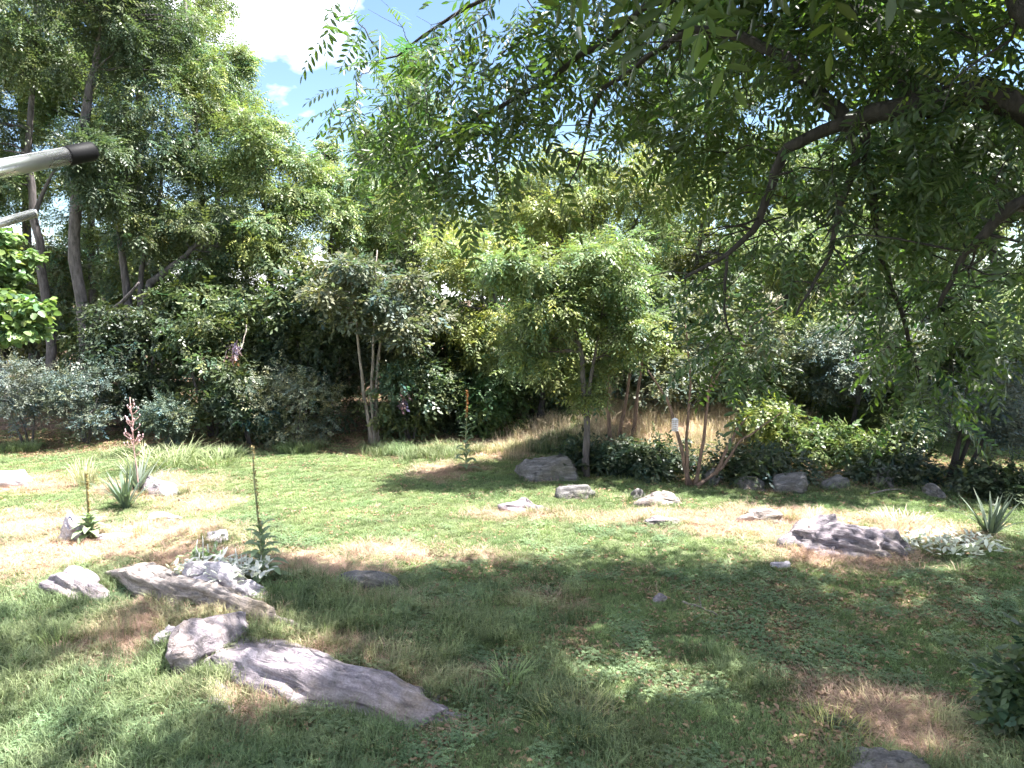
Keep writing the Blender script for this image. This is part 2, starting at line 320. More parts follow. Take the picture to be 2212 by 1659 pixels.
rockD('pale broken rock beside the tall mullein, topped by silvery leaves', 410, 560, 1300, .20, .6, -.3, 13, mat=M_ROCKPALE, sink=.28, layers=1.2, tilt=(0, .15), more=[(-.35, .15, .0, .3, .18, .12, .5, 0), (-.1, -.15, -.05, .26, .14, .12, -.3, .2), (.3, .05, -.06, .3, .2, .16, .3, .3)])
rockD('thin tawny rock edge poking up at the head of the largest ledge', 325, 395, 1392, .15, .6, .4, 31, mat=M_ROCKPALE, sink=.4)
rockD('split grey rock at left edge of the narrow ledge', 72, 215, 1292, .2, .6, -.35, 14, sink=.3, layers=1.1, tilt=(.1, .12), more=[(.3, .05, -.02, .35, .2, .18, .3, .2)])
rockD('upright wedge rock with dark left face beside a small mullein', 112, 178, 1172, .25, .7, -.6, 15, mat=M_ROCKPALE, sink=.25, tilt=(0, .35))
rockD('flat pale slab to the right of the wedge rock', 205, 285, 1168, .08, .6, .1, 16, mat=M_ROCKPALE)
rockD('low pale rock cut by the left edge of the picture', -60, 62, 1055, .24, .6, .2, 17, mat=M_ROCKPALE, tilt=(0, .1))
rockD('grey rock behind the yucca pair', 290, 392, 1072, .22, .6, -.3, 18, mat=M_ROCK, tilt=(0, .2))
rockD('low pale slab in front of the yucca pair', 298, 375, 1128, .09, .6, -.1, 19, mat=M_ROCKPALE)
rockD('small pale slab above the silvery plants', 428, 500, 1170, .10, .6, -.3, 32, mat=M_ROCKPALE)
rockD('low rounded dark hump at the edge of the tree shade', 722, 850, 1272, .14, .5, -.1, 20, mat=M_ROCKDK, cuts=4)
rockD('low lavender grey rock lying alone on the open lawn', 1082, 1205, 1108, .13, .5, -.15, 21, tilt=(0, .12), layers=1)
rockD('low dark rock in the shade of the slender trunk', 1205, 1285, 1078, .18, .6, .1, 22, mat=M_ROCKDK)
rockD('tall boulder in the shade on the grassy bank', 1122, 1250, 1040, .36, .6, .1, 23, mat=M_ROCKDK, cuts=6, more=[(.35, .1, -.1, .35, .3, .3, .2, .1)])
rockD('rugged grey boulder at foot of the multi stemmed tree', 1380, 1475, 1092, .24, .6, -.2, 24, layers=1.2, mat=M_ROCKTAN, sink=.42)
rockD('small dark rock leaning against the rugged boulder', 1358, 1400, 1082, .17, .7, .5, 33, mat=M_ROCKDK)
rockD('small flat dark rock in the dry grass', 1395, 1478, 1135, .09, .5, -.1, 25)
rockD('low flat rock left of the big cracked boulder', 1605, 1715, 1132, .12, .5, .05, 26, layers=1.1, mat=M_ROCKTAN)
rockD('big cracked lavender grey boulder in the dry grass', 1738, 1975, 1205, .30, .62, -.18, 27, layers=1.0, cuts=10, sub=5, tilt=(.25, .08), sink=.40, more=[(-.35, .2, .02, .6, .34, .26, .2, 0), (.5, .1, .0, .5, .3, .24, -.3, .15), (.1, -.3, -.1, .6, .22, .16, .1, .1)])
rockD('tiny pale rock at the far edge of the shade', 1662, 1712, 1228, .07, .6, .3, 28, mat=M_ROCKPALE)
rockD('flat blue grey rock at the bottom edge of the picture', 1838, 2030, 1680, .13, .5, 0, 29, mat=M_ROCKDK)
rockD('small grey rock alone in the shaded lawn', 1412, 1442, 1302, .07, .7, .4, 30)
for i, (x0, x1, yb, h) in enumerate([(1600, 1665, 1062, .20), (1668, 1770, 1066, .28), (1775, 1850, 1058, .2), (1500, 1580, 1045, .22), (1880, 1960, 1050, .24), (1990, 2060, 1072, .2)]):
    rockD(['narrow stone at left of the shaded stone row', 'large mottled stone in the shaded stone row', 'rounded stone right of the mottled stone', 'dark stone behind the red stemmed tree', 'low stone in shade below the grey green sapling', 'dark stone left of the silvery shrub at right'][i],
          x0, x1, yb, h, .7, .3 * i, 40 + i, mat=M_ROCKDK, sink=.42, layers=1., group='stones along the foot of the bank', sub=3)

# ------------------------------------------------------------------ leaf templates
def leaflet(l, wd, fold=.12, mid=.42):       # 6 points, two halves folded on the midrib
    v = np.array([(0, 0, 0), (l * mid, wd / 2, fold * wd), (l * .78, wd * .36, fold * wd * .5), (l, 0, -.04 * l), (l * .78, -wd * .36, fold * wd * .5), (l * mid, -wd / 2, fold * wd)])
    return v, np.array([(0, 3, 2, 1), (0, 5, 4, 3)])
def diamond(l, wd): return np.array([(0, 0, 0), (l * .5, wd / 2, .04 * l), (l, 0, -.08 * l), (l * .45, -wd / 2, .04 * l)]), np.array([(0, 3, 2, 1)])
def rotz(v, a): c, s = math.cos(a), math.sin(a); return v @ np.array([(c, s, 0), (-s, c, 0), (0, 0, 1)])
def roty(v, a): c, s = math.cos(a), math.sin(a); return v @ np.array([(c, 0, -s), (0, 1, 0), (s, 0, c)])
def spray(kind, rng):
    V, Q, n, sh = [], [], 0, []
    def put(v, q, p, s=1.):
        nonlocal n
        V.append(v + p); Q.append(q + n); n += len(v); sh.append(np.full(len(v), s))
    def rachis(Ln, droop, wd, k=4):
        t = np.linspace(0, 1, k); P = np.stack((t * Ln, 0 * t, -droop * t ** 2 * Ln), -1)
        for i in range(k - 1):
            o = np.array((0, wd, 0)); put(np.array((P[i] - o, P[i + 1] - o * .7, P[i + 1] + o * .7, P[i] + o)), np.array([(0, 1, 2, 3)]), 0, .8)
    if kind == 'walnut':
        Ln = .50; dr = rng.uniform(.2, .5); rachis(Ln, dr, .003, 3)
        for i in range(8):
            t = .12 + .86 * i / 7; p = np.array((t * Ln, 0, -dr * t * t * Ln)); sz = .122 * (1 - .5 * (t - .5) ** 2) * rng.uniform(.85, 1.1)
            for s in ((1, -1) if i < 7 else (0,)):
                v, q = leaflet(sz, sz * .31); v = roty(v, rng.uniform(.15, .75)); v = rotz(v, s * rng.uniform(.95, 1.25) if s else 0); put(v, q, p + (rng.uniform(-.008, .008), 0, 0), rng.uniform(.8, 1.15))
    elif kind == 'pinnate':
        Ln = .34; dr = rng.uniform(.15, .5)
        for i in range(5):
            t = .12 + .86 * i / 4; p = np.array((t * Ln, 0, -dr * t * t * Ln)); sz = .115 * rng.uniform(.8, 1.1)
            for s in ((1, -1) if i < 4 else (0,)):
                v, q = diamond(sz, sz * .36); v = roty(v, rng.uniform(.1, .6)); v = rotz(v, s * rng.uniform(.8, 1.2)); put(v, q, p, rng.uniform(.8, 1.2))
    elif kind == 'broad':
        Ln = .26
        for i in range(7):
            t = i / 6; p = np.array((t * Ln, rng.uniform(-.02, .02), -.25 * t * t * Ln)); sz = .12 * rng.uniform(.75, 1.15)
            v, q = diamond(sz, sz * .55); v = roty(v, rng.uniform(-.2, .7)); v = rotz(v, rng.uniform(-1.3, 1.3)); put(v, q, p, rng.uniform(.8, 1.2))
    elif kind == 'olive':
        Ln = .30
        for i in range(10):
            t = i / 9; p = np.array((t * Ln, 0, .06 * t * t)); sz = .075 * rng.uniform(.75, 1.15)
            v, q = diamond(sz, sz * .4); v = roty(v, rng.uniform(-.7, .5)); v = rotz(v, (1 if i % 2 else -1) * rng.uniform(.5, 1.2)); put(v, q, p, rng.uniform(.75, 1.25))
    elif kind == 'big':
        for i in range(5):
            sz = .22 * rng.uniform(.75, 1.1); v, q = leaflet(sz, sz * .8, mid=.3); v = roty(v, rng.uniform(.1, .8)); v = rotz(v, 2 * math.pi * i / 5 + rng.uniform(-.4, .4)); put(v, q, np.array((.05 * math.cos(i), .05 * math.sin(i), -.02 * i)), rng.uniform(.85, 1.15))
    return np.vstack(V), np.vstack(Q), np.concatenate(sh)
_sr = np.random.default_rng(77)
SPR = {k: [spray(k, _sr) for _ in range(4)] for k in ('walnut', 'pinnate', 'broad', 'olive', 'big')}

def foliage(mb, cen, rad, per, kind, base, rng, size=1., var=.3, warm=.15, droop=.25, shell=.5):
    """leaf sprays over a set of clumps: cen (n,3), rad (n,3)"""
    cen = np.asarray(cen); rad = np.asarray(rad); K = len(cen); base = np.asarray(base)
    per = np.broadcast_to(np.asarray(per), (K,))
    idx = np.repeat(np.arange(K), per); n = len(idx)
    u = rng.normal(size=(n, 3)); u /= np.linalg.norm(u, axis=1)[:, None]
    rr = shell + (1 - shell) * rng.random(n) ** .6; rr *= rng.uniform(.7, 1.25, n)
    pos = cen[idx] + u * rad[idx] * rr[:, None]
    xd = u * (1, 1, .35) + rng.normal(size=(n, 3)) * .55 + (0, 0, -droop)
    zd = np.array((0, 0, 1.)) + u * .35 + rng.normal(size=(n, 3)) * .38
    rot = frames(xd, zd)
    tint = rng.uniform(1 - var * .6, 1 + var * .6, K)[idx] * rng.uniform(1 - var, 1 + var, n)
    wv = rng.normal(0, warm, n) + rng.normal(0, warm * .7, K)[idx]
    col = base * tint[:, None] * np.stack((1 + wv, 1 + .3 * wv, 1 - .8 * wv), -1)
    sc = size * rng.uniform(.7, 1.25, n); pick = rng.integers(0, 4, n)
    for k in range(4):
        m = pick == k; tv, tq, ts = SPR[kind][k]; mb.stamp(tv, tq, pos[m], rot[m], sc[m], np.clip(col[m], .005, .9), ts)
def wobble(a, b, n, amp, rng, sag=0):
    a = np.asarray(a, float); b = np.asarray(b, float); t = np.linspace(0, 1, n)[:, None]; P = a + (b - a) * t
    ofs = np.cumsum(rng.normal(size=(n, 3)), 0); ofs -= ofs[0] + (ofs[-1] - ofs[0]) * t
    ln = np.linalg.norm(b - a); P = P + ofs * amp * ln / n ** .5; P[:, 2] += sag * ln * 4 * (t * (1 - t))[:, 0]
    return P
def clumps_in(c, r, K, rng, cr=(.28, .42), flat=.6, shell=.45):
    u = rng.normal(size=(K, 3)); u /= np.linalg.norm(u, axis=1)[:, None]
    rr = shell + (1 - shell) * rng.random(K) ** .5
    cen = np.asarray(c) + u * np.asarray(r) * rr[:, None] * .85
    s = rng.uniform(*cr, K) * np.mean(r[:2]); rad = np.stack((s * rng.uniform(.8, 1.25, K), s * rng.uniform(.8, 1.25, K), s * flat * rng.uniform(.8, 1.2, K)), -1)
    return cen, rad
G_TREES = 'trees of the wood edge'; G_SHRUB = 'shrubs along the wood edge'
def tree(name, label, base, stems, blobs, kind, col, seed, r0=.12, per=60, K=22, bark=None, size=1., cat='tree', group=G_TREES, leafmat=None, limbs=1., crown='crown', flat=.6, var=.3, warm=.14, droop=.25, cr=(.28, .42), shell=.45, extra=()):
    """stems: list of point lists (local), blobs: [(centre local, radii, share)]"""
    rng = np.random.default_rng(seed)
    t = thing(name, label, cat, base, group)
    tb = MB(); nodes = []
    for P in stems:
        P = np.asarray(P, float); pts = [P[0]]
        for a, b in zip(P[:-1], P[1:]): pts += list(wobble(a, b, 5, .025, rng)[1:])
        pts = np.array(pts); rs = r0 * np.linspace(1, .28, len(pts)) * rng.uniform(.85, 1.1); rs[0] *= 1.35
        if P[0][2] > .4: rs = rs * .55; rs[0] /= 1.35
        tb.tube(pts, rs, 8, rough=.08, rng=rng); nodes += [(p, r) for p, r in zip(pts, rs)][len(pts) // 4:]
    NP = np.array([p for p, r in nodes]); NR = np.array([r for p, r in nodes])
    fb = MB()
    for c, r, share in blobs:
        cen, rad = clumps_in(c, r, max(3, int(K * share)), rng, cr, flat, shell)
        foliage(fb, cen, rad, np.maximum(8, (per * rng.uniform(.6, 1.3, len(cen))).astype(int)), kind, col, rng, size, var, warm, droop)
        for q in cen[: int(len(cen) * limbs)]:
            ok = NP[:, 2] < q[2] + .15; d = np.linalg.norm(NP - q, axis=1) + (~ok) * 3; i = int(np.argmin(d))
            ra = min(NR[i] * .6, .012 + .022 * d[i]); tb.tube(wobble(NP[i], q, 6, .09, rng, .04), np.linspace(ra, .006, 6), 5, cap=False)
    for P, ra in extra: tb.tube(np.asarray(P, float), np.linspace(ra, ra * .3, len(P)), 6, rough=.06, rng=rng)
    tb.build('trunk', bark or M_BARK, t, True)
    fb.build(crown, leafmat or M_LEAF, t)
    return t
def copy_tree(src, label, loc, rz, s, group):
    c = src.copy(); COL.objects.link(c); c.location = loc; c.rotation_euler = (0, 0, rz); c.scale = s; c['label'] = label; c['group'] = group
    for ch in src.children:
        k = ch.copy(); COL.objects.link(k); k.parent = c
    return c
def loc(base, dx, dy, depth): return at(dx, dy, depth) - base
def blob(base, dx0, dx1, dy0, dy1, depth, ry, share=1.):    # crown volume that spans that much of the view at that depth
    a, b = at(dx0, dy0, depth), at(dx1, dy1, depth); c = (a + b) / 2 - base
    return (c, (abs(b[0] - a[0]) / 2, ry, abs(b[2] - a[2]) / 2), share)

DARK = (.052, .072, .042); MIDG = (.098, .128, .064); BRT = (.165, .212, .095); YEL = (.225, .258, .100); SIL = (.085, .105, .09); GREY = (.135, .150, .100)
# --- tall trees at left
b = onx(172, 19.0)
tree('tall_tree', 'tall dark tree with one straight thick trunk at left, reaching above the picture', b,
     [[(0, 0, 0), loc(b, 160, 560, 19), loc(b, 172, 330, 19), loc(b, 205, 150, 19.2), loc(b, 245, -60, 19.4), loc(b, 260, -220, 19.4)], [loc(b, 172, 725, 19), loc(b, 262, 655, 18.8), loc(b, 300, 610, 18.7)]],
     [blob(b, 90, 330, -300, 250, 19.2, 2.2, 1.1), blob(b, 150, 330, 230, 480, 19, 1.5, .5), blob(b, 200, 420, -150, 180, 19.6, 1.5, .5)], 'pinnate', (.078, .106, .062), 101, r0=.155, per=85, K=34, cr=(.24, .4), warm=.1)
b = onx(105, 21.0)
tree('tall_tree', 'thinner leaning dark trunk left of the straight tall one, airy crown', b,
     [[(0, 0, 0), loc(b, 105, 700, 21), loc(b, 72, 470, 21), loc(b, 60, 330, 21), loc(b, 75, 120, 21), loc(b, 70, -100, 21)], [loc(b, 72, 470, 21), loc(b, 100, 400, 21), loc(b, 140, 330, 21)]],
     [blob(b, -80, 130, -250, 250, 21, 2.0, .9), blob(b, -60, 70, 230, 420, 21, 1.3, .35)], 'pinnate', (.115, .15, .08), 102, r0=.15, per=80, K=34, cr=(.26, .42), warm=.1)
b = onx(290, 20.0)
tree('forked_tree', 'dark tree forking low into several stems, one leaning to the right', b,
     [[(0, 0, 0), loc(b, 285, 720, 20), loc(b, 270, 600, 20), loc(b, 255, 470, 20), loc(b, 280, 330, 20)], [(.1, 0, 0), loc(b, 300, 700, 20), loc(b, 325, 610, 20), loc(b, 390, 562, 20), loc(b, 430, 520, 20)], [loc(b, 300, 700, 20), loc(b, 308, 560, 20.2), loc(b, 345, 430, 20.4), loc(b, 360, 250, 20.4)]],
     [blob(b, 240, 440, 150, 420, 20.4, 1.7, .9), blob(b, 230, 420, 400, 560, 20, 1.2, .5), blob(b, 360, 560, 430, 600, 19.8, 1.2, .4)], 'pinnate', (.11, .145, .08), 103, r0=.17, per=75, K=30, cr=(.28, .44))
b = onx(455, 22.5)
tree('locust_tree', 'tallest bright feathery tree whose right side borders the open sky', b,
     [[(0, 0, 0), loc(b, 440, 500, 22.5), loc(b, 420, 250, 22.5), loc(b, 400, 0, 22.5)]],
     [blob(b, 330, 460, -160, 150, 22.5, 1.9, .8), blob(b, 370, 540, 80, 320, 22.5, 1.9, 1.), blob(b, 370, 560, 280, 520, 22, 1.8, .8), blob(b, 490, 545, 90, 200, 22.5, .6, .2)], 'pinnate', BRT, 104, r0=.17, per=75, K=22, cr=(.26, .4), flat=.5)
b = onx(590, 21.0)
tree('locust_tree', 'bright feathery tree stepping down under the blue sky gap', b,
     [[(0, 0, 0), loc(b, 585, 600, 21), loc(b, 570, 300, 21)], [loc(b, 585, 600, 21), loc(b, 640, 400, 21)]],
     [blob(b, 500, 640, 225, 420, 21, 1.6, 1.), blob(b, 500, 690, 380, 600, 20.5, 1.6, 1.), blob(b, 600, 720, 310, 480, 21.3, 1.3, .6)], 'pinnate', BRT, 105, r0=.13, per=80, K=22, cr=(.28, .42), flat=.5)
b = onx(720, 23.0)
tree('locust_tree', 'pale feathery tree at the lowest point of the sky gap', b,
     [[(0, 0, 0), loc(b, 715, 600, 23), loc(b, 720, 400, 23)]],
     [blob(b, 640, 800, 345, 560, 23, 1.8, 1.), blob(b, 690, 730, 300, 360, 24, .5, .15)], 'pinnate', BRT, 106, r0=.12, per=75, K=24, flat=.5)
# --- middle
b = onx(830, 24.5)
tree('locust_tree', 'pale feathery tree behind the walnut\'s drooping left tips', b, [[(0, 0, 0), loc(b, 830, 600, 24.5), loc(b, 840, 420, 24.5)]], [blob(b, 740, 960, 330, 600, 24.5, 1.8, 1.3)], 'pinnate', BRT, 130, r0=.12, per=70, K=26, flat=.5)
b = onx(795, 17.3)
tree('slender_tree', 'small tree on three slim pale trunks at the back of the lawn', b,
     [[(0, 0, 0), loc(b, 785, 850, 17.3), loc(b, 770, 700, 17.3), loc(b, 750, 560, 17.3)], [(.08, .03, 0), loc(b, 802, 850, 17.3), loc(b, 808, 700, 17.3), loc(b, 815, 540, 17.3)], [(.12, .15, 0), loc(b, 812, 850, 17.5), loc(b, 825, 720, 17.5), loc(b, 850, 600, 17.5)]],
     [blob(b, 650, 830, 520, 720, 17.3, 1.2, .9), blob(b, 780, 960, 560, 780, 17.5, 1.2, .9)], 'broad', GREY, 107, r0=.055, per=75, K=20, bark=M_BARKPALE, flat=.5, cr=(.3, .45))
b = onx(905, 21.5)
tree('forest_tree', 'olive green tree behind the three slim pale trunks', b, [[(0, 0, 0), loc(b, 900, 600, 21.5), loc(b, 890, 430, 21.5)]],
     [blob(b, 780, 1010, 380, 600, 21.5, 1.7, 1.), blob(b, 760, 960, 560, 800, 21, 1.5, .9)], 'pinnate', (.12, .145, .06), 108, r0=.12, per=80, K=24, flat=.5)
b = onx(1080, 19.5)
tree('forest_tree', 'yellow green tree with tiered leaves left of the slender trunk', b, [[(0, 0, 0), loc(b, 1075, 700, 19.5), loc(b, 1060, 560, 19.5)], [loc(b, 1075, 700, 19.5), loc(b, 990, 560, 19.5)]],
     [blob(b, 900, 1140, 470, 640, 19.5, 1.5, 1.), blob(b, 900, 1150, 620, 830, 19, 1.4, .9)], 'pinnate', YEL, 109, r0=.10, per=75, K=22, flat=.38)
b = onx(1300, 21.5)
tree('forest_tree', 'tallest yellow green tree in the middle below the walnut leaves', b, [[(0, 0, 0), loc(b, 1290, 650, 21.5), loc(b, 1280, 400, 21.5)], [loc(b, 1290, 650, 21.5), loc(b, 1400, 430, 21.5)], [loc(b, 1290, 650, 21.5), loc(b, 1180, 450, 21.5)]],
     [blob(b, 1060, 1330, 290, 520, 21.5, 1.8, 1.4), blob(b, 1270, 1560, 310, 560, 21.5, 1.8, 1.4), blob(b, 1100, 1450, 520, 760, 20.5, 1.5, .8)], 'pinnate', YEL, 110, r0=.16, per=68, K=26, flat=.4)
b = gnd(1264, 1030)
d = b[1]
tree('slender_tree', 'slender tree with ivied twin trunks casting shade onto the lawn', b,
     [[(0, 0, 0), loc(b, 1268, 900, d), loc(b, 1258, 780, d), loc(b, 1240, 700, d), loc(b, 1225, 600, d)], [loc(b, 1268, 880, d), loc(b, 1290, 740, d), loc(b, 1310, 620, d)]],
     [blob(b, 1110, 1270, 560, 740, d, 1.1, 1.), blob(b, 1190, 1400, 490, 680, d + .3, 1.2, 1.1), blob(b, 1230, 1330, 760, 880, d, .45, .3), blob(b, 1040, 1200, 540, 640, d - .4, .8, .4), blob(b, 1080, 1230, 680, 800, d + .3, .8, .4), blob(b, 1290, 1430, 640, 800, d + .4, .9, .5)], 'pinnate', BRT, 111, r0=.075, per=64, K=25, flat=.5, bark=M_BARK, size=.9)
for i, (x, yb, top, lean, lab) in enumerate([(1322, 952, 640, -6, 'thin dark red trunk just right of the ivied twin trunks'), (1345, 945, 660, 14, 'second thin red trunk right of the ivied twin trunks'), (1372, 955, 700, 10, 'third and rightmost thin red trunk beside the dry bank')]):
    b = onx(x, 15.6 + .2 * i); d = b[1]
    tree('sapling', lab, b, [[(0, 0, 0), loc(b, x + lean, 820, d), loc(b, x + lean * 2, top, d)]], [blob(b, x - 90, x + 110, top - 90, top + 90, d + .2, .9)], 'broad', MIDG, 112 + i, r0=.045, per=55, K=12, bark=M_BARKRED, flat=.5, group='saplings on the bank')
b = onx(1490, 22.5)
tree('forest_tree', 'olive tree behind the dead twigs right of the middle', b, [[(0, 0, 0), loc(b, 1500, 600, 22.5), loc(b, 1520, 420, 22.5)]], [blob(b, 1400, 1640, 400, 640, 22.5, 1.8, 1.), blob(b, 1400, 1640, 600, 850, 21.5, 1.5, .9)], 'broad', (.12, .14, .06), 116, r0=.13, per=80, K=26, flat=.5)
b = onx(1700, 20.5)
tree('forest_tree', 'light green feathery tree behind the walnut\'s hanging boughs', b, [[(0, 0, 0), loc(b, 1700, 650, 20.5), loc(b, 1710, 480, 20.5)]], [blob(b, 1560, 1830, 420, 620, 20.5, 1.6, 1.), blob(b, 1580, 1850, 600, 850, 20, 1.5, .9)], 'pinnate', BRT, 117, r0=.12, per=80, K=25, flat=.5)
b = onx(1856, 17.0)
tree('sapling', 'grey green sapling on a short dark trunk above the weeds at right', b, [[(0, 0, 0), loc(b, 1855, 860, 17), loc(b, 1840, 740, 17), loc(b, 1830, 680, 17)], [loc(b, 1855, 860, 17), loc(b, 1900, 760, 17)]], [blob(b, 1720, 1880, 690, 860, 17, 1.1, 1.), blob(b, 1820, 1990, 660, 850, 17, 1.1, 1.)], 'olive', (.14, .165, .125), 118, r0=.075, per=75, K=20, leafmat=M_OLIVE)
b = onx(1960, 21.5)
tree('forest_tree', 'pale green tree at right seen between the dark walnut boughs', b, [[(0, 0, 0), loc(b, 1950, 600, 21.5), loc(b, 1960, 400, 21.5)]], [blob(b, 1820, 2080, 380, 620, 21.5, 1.8, 1.), blob(b, 1830, 2100, 600, 850, 21, 1.6, .9)], 'pinnate', (.13, .175, .085), 119, r0=.14, per=80, K=25, flat=.5)
b = onx(2150, 19.5)
tree('forest_tree', 'tall leafy green tree by the right edge of the picture', b, [[(0, 0, 0), loc(b, 2150, 600, 19.5), loc(b, 2140, 250, 19.5)]], [blob(b, 2030, 2300, 200, 520, 19.5, 1.8, 1.1), blob(b, 2040, 2300, 480, 850, 19, 1.6, 1.1)], 'pinnate', (.12, .165, .075), 120, r0=.15, per=80, K=26, flat=.5)
b = gnd(1492, 1050); d = b[1]
tree('multi_stem_tree', 'open multi stemmed tree with bare reddish stems behind the rugged boulder', b,
     [[(-.05, 0, 0), loc(b, 1482, 950, d), loc(b, 1492, 830, d), loc(b, 1480, 700, d)], [(0, .05, 0), loc(b, 1470, 960, d), loc(b, 1440, 860, d), loc(b, 1400, 800, d)], [(.08, 0, 0), loc(b, 1520, 950, d), loc(b, 1530, 850, d), loc(b, 1550, 740, d), loc(b, 1575, 640, d)],
      [(.1, -.03, 0), loc(b, 1560, 1010, d), loc(b, 1600, 950, d), loc(b, 1690, 890, d)], [loc(b, 1545, 1025, d), loc(b, 1590, 930, d), loc(b, 1615, 900, d)], [loc(b, 1530, 850, d), loc(b, 1600, 720, d), loc(b, 1690, 660, d)]],
     [blob(b, 1440, 1580, 620, 760, d, .8, .6), blob(b, 1560, 1700, 640, 780, d, .7, .4)], 'broad', GREY, 121, r0=.042, per=34, K=16, bark=M_BARKRED, size=.8)
b = onx(2085, 13.6)
tree('silvery_shrub', 'tall silvery leaved shrub on dark clustered stems at right', b,
     [[(0, 0, 0), loc(b, 2075, 930, 13.6), loc(b, 2040, 880, 13.6)], [(.05, 0, 0), loc(b, 2105, 920, 13.6), loc(b, 2150, 840, 13.6)], [(.1, 0, 0), loc(b, 2125, 950, 13.6), loc(b, 2200, 860, 13.6)], [(0, .1, 0), loc(b, 2085, 900, 13.7), loc(b, 2090, 800, 13.7)]],
     [blob(b, 2090, 2300, 800, 960, 13.6, 1.0, 1.), blob(b, 2000, 2120, 830, 930, 13.8, .7, .4)], 'olive', SIL, 122, r0=.05, per=60, K=20, leafmat=M_OLIVE, bark=M_BARKDK, cat='shrub', group=G_SHRUB, crown='foliage')
b = onx(-70, 12.6)
tree('catalpa_tree', 'bright green tree with large leaves at the left edge', b, [[(0, 0, 0), loc(b, -60, 700, 12.6), loc(b, -50, 500, 12.6)]], [blob(b, -140, 65, 470, 640, 12.6, .9, 1.), blob(b, -140, 110, 610, 770, 12.6, .9, 1.)], 'big', (.125, .185, .07), 123, r0=.09, per=24, K=32, size=.62, cr=(.2, .34), flat=.5)

b = np.array((10.6, 13.5, tz(10.6, 13.5)))  # added tree, its crown placed to cast shade over the stones
tree('added_shade_tree', 'tall dark tree added at the right edge to shade the stones below the bank', b, [[(0, 0, 0), (-.2, 0, 3.2), (-.6, .1, 6.5)], [(-.2, 0, 3.2), (-2.2, -.3, 5.6)], [(-.1, 0, 2.8), (1.5, .2, 5.8)]],
     [((-2.9, 0, 5.8), (2.2, 1.1, 1.2), 1.), ((-.3, 0, 6.6), (2.2, 1.2, 1.5), 1.), ((1.4, .1, 5.8), (1.6, 1.2, 1.3), .6)], 'broad', DARK, 131, r0=.16, per=75, K=22, flat=.5, size=1.1)
WALL = [(30, 23, 300, 430, 800, 'broad', GREY, 'loose grey green tree low between the leftmost trunks'), (210, 24, 320, 440, 830, 'pinnate', BRT, 'small light green tree low behind the straight thick trunk'),
        (340, 22.5, 280, 400, 800, 'broad', MIDG, 'vine hung tree behind the low forked trunk'), (440, 20.2, 240, 540, 830, 'broad', (.10, .13, .05), 'leafy tree under the tallest feathery crown'),
        (550, 19.6, 230, 580, 850, 'broad', MIDG, 'mid green tree under the stepped feathery crown'), (660, 19.2, 240, 520, 830, 'broad', (.075, .10, .045), 'dark leafy tree left of the three slim pale trunks'),
        (850, 19.6, 250, 640, 880, 'broad', GREY, 'low grey green tree right behind the three slim pale trunks'), (985, 20.2, 250, 620, 880, 'broad', MIDG, 'mid green tree low behind the leafy mullein'),
        (1170, 18.6, 220, 650, 850, 'pinnate', BRT, 'light green small tree left of the ivied trunks'), (1400, 18.8, 250, 600, 850, 'broad', (.11, .14, .055), 'olive leafy tree above the dry bank'),
        (1550, 19.4, 240, 560, 830, 'broad', MIDG, 'mid green tree behind the open red stems'), (1750, 18.8, 260, 630, 870, 'broad', (.13, .165, .06), 'yellowish tree left of the grey green sapling'),
        (1910, 19.4, 240, 560, 850, 'broad', GREY, 'greyish tree behind the grey green sapling'), (2080, 18.0, 250, 560, 850, 'broad', (.07, .105, .045), 'dark green tree behind the tall silvery shrub'), (2220, 16.6, 220, 600, 900, 'pinnate', BRT, 'light green tree beyond the tall silvery shrub at the right edge')]
for i, (x, dp, wd, y0, y1, kind, c, lab) in enumerate(WALL):
    b = onx(x, dp)
    tree('forest_tree', lab, b, [[(0, 0, 0), loc(b, x + 12, (y0 + y1) / 2, dp), loc(b, x - 5, y0 + 60, dp)], [loc(b, x + 12, (y0 + y1) / 2, dp), loc(b, x + 60, y0 + 90, dp)]], [blob(b, x - wd / 2, x + wd / 2, y0, y1, dp, 1.3, 1.)], kind, c, 150 + i, r0=.08, per=70 if kind == 'broad' else 60, K=32, flat=.5, size=1.15, cr=(.3, .46), limbs=.6)
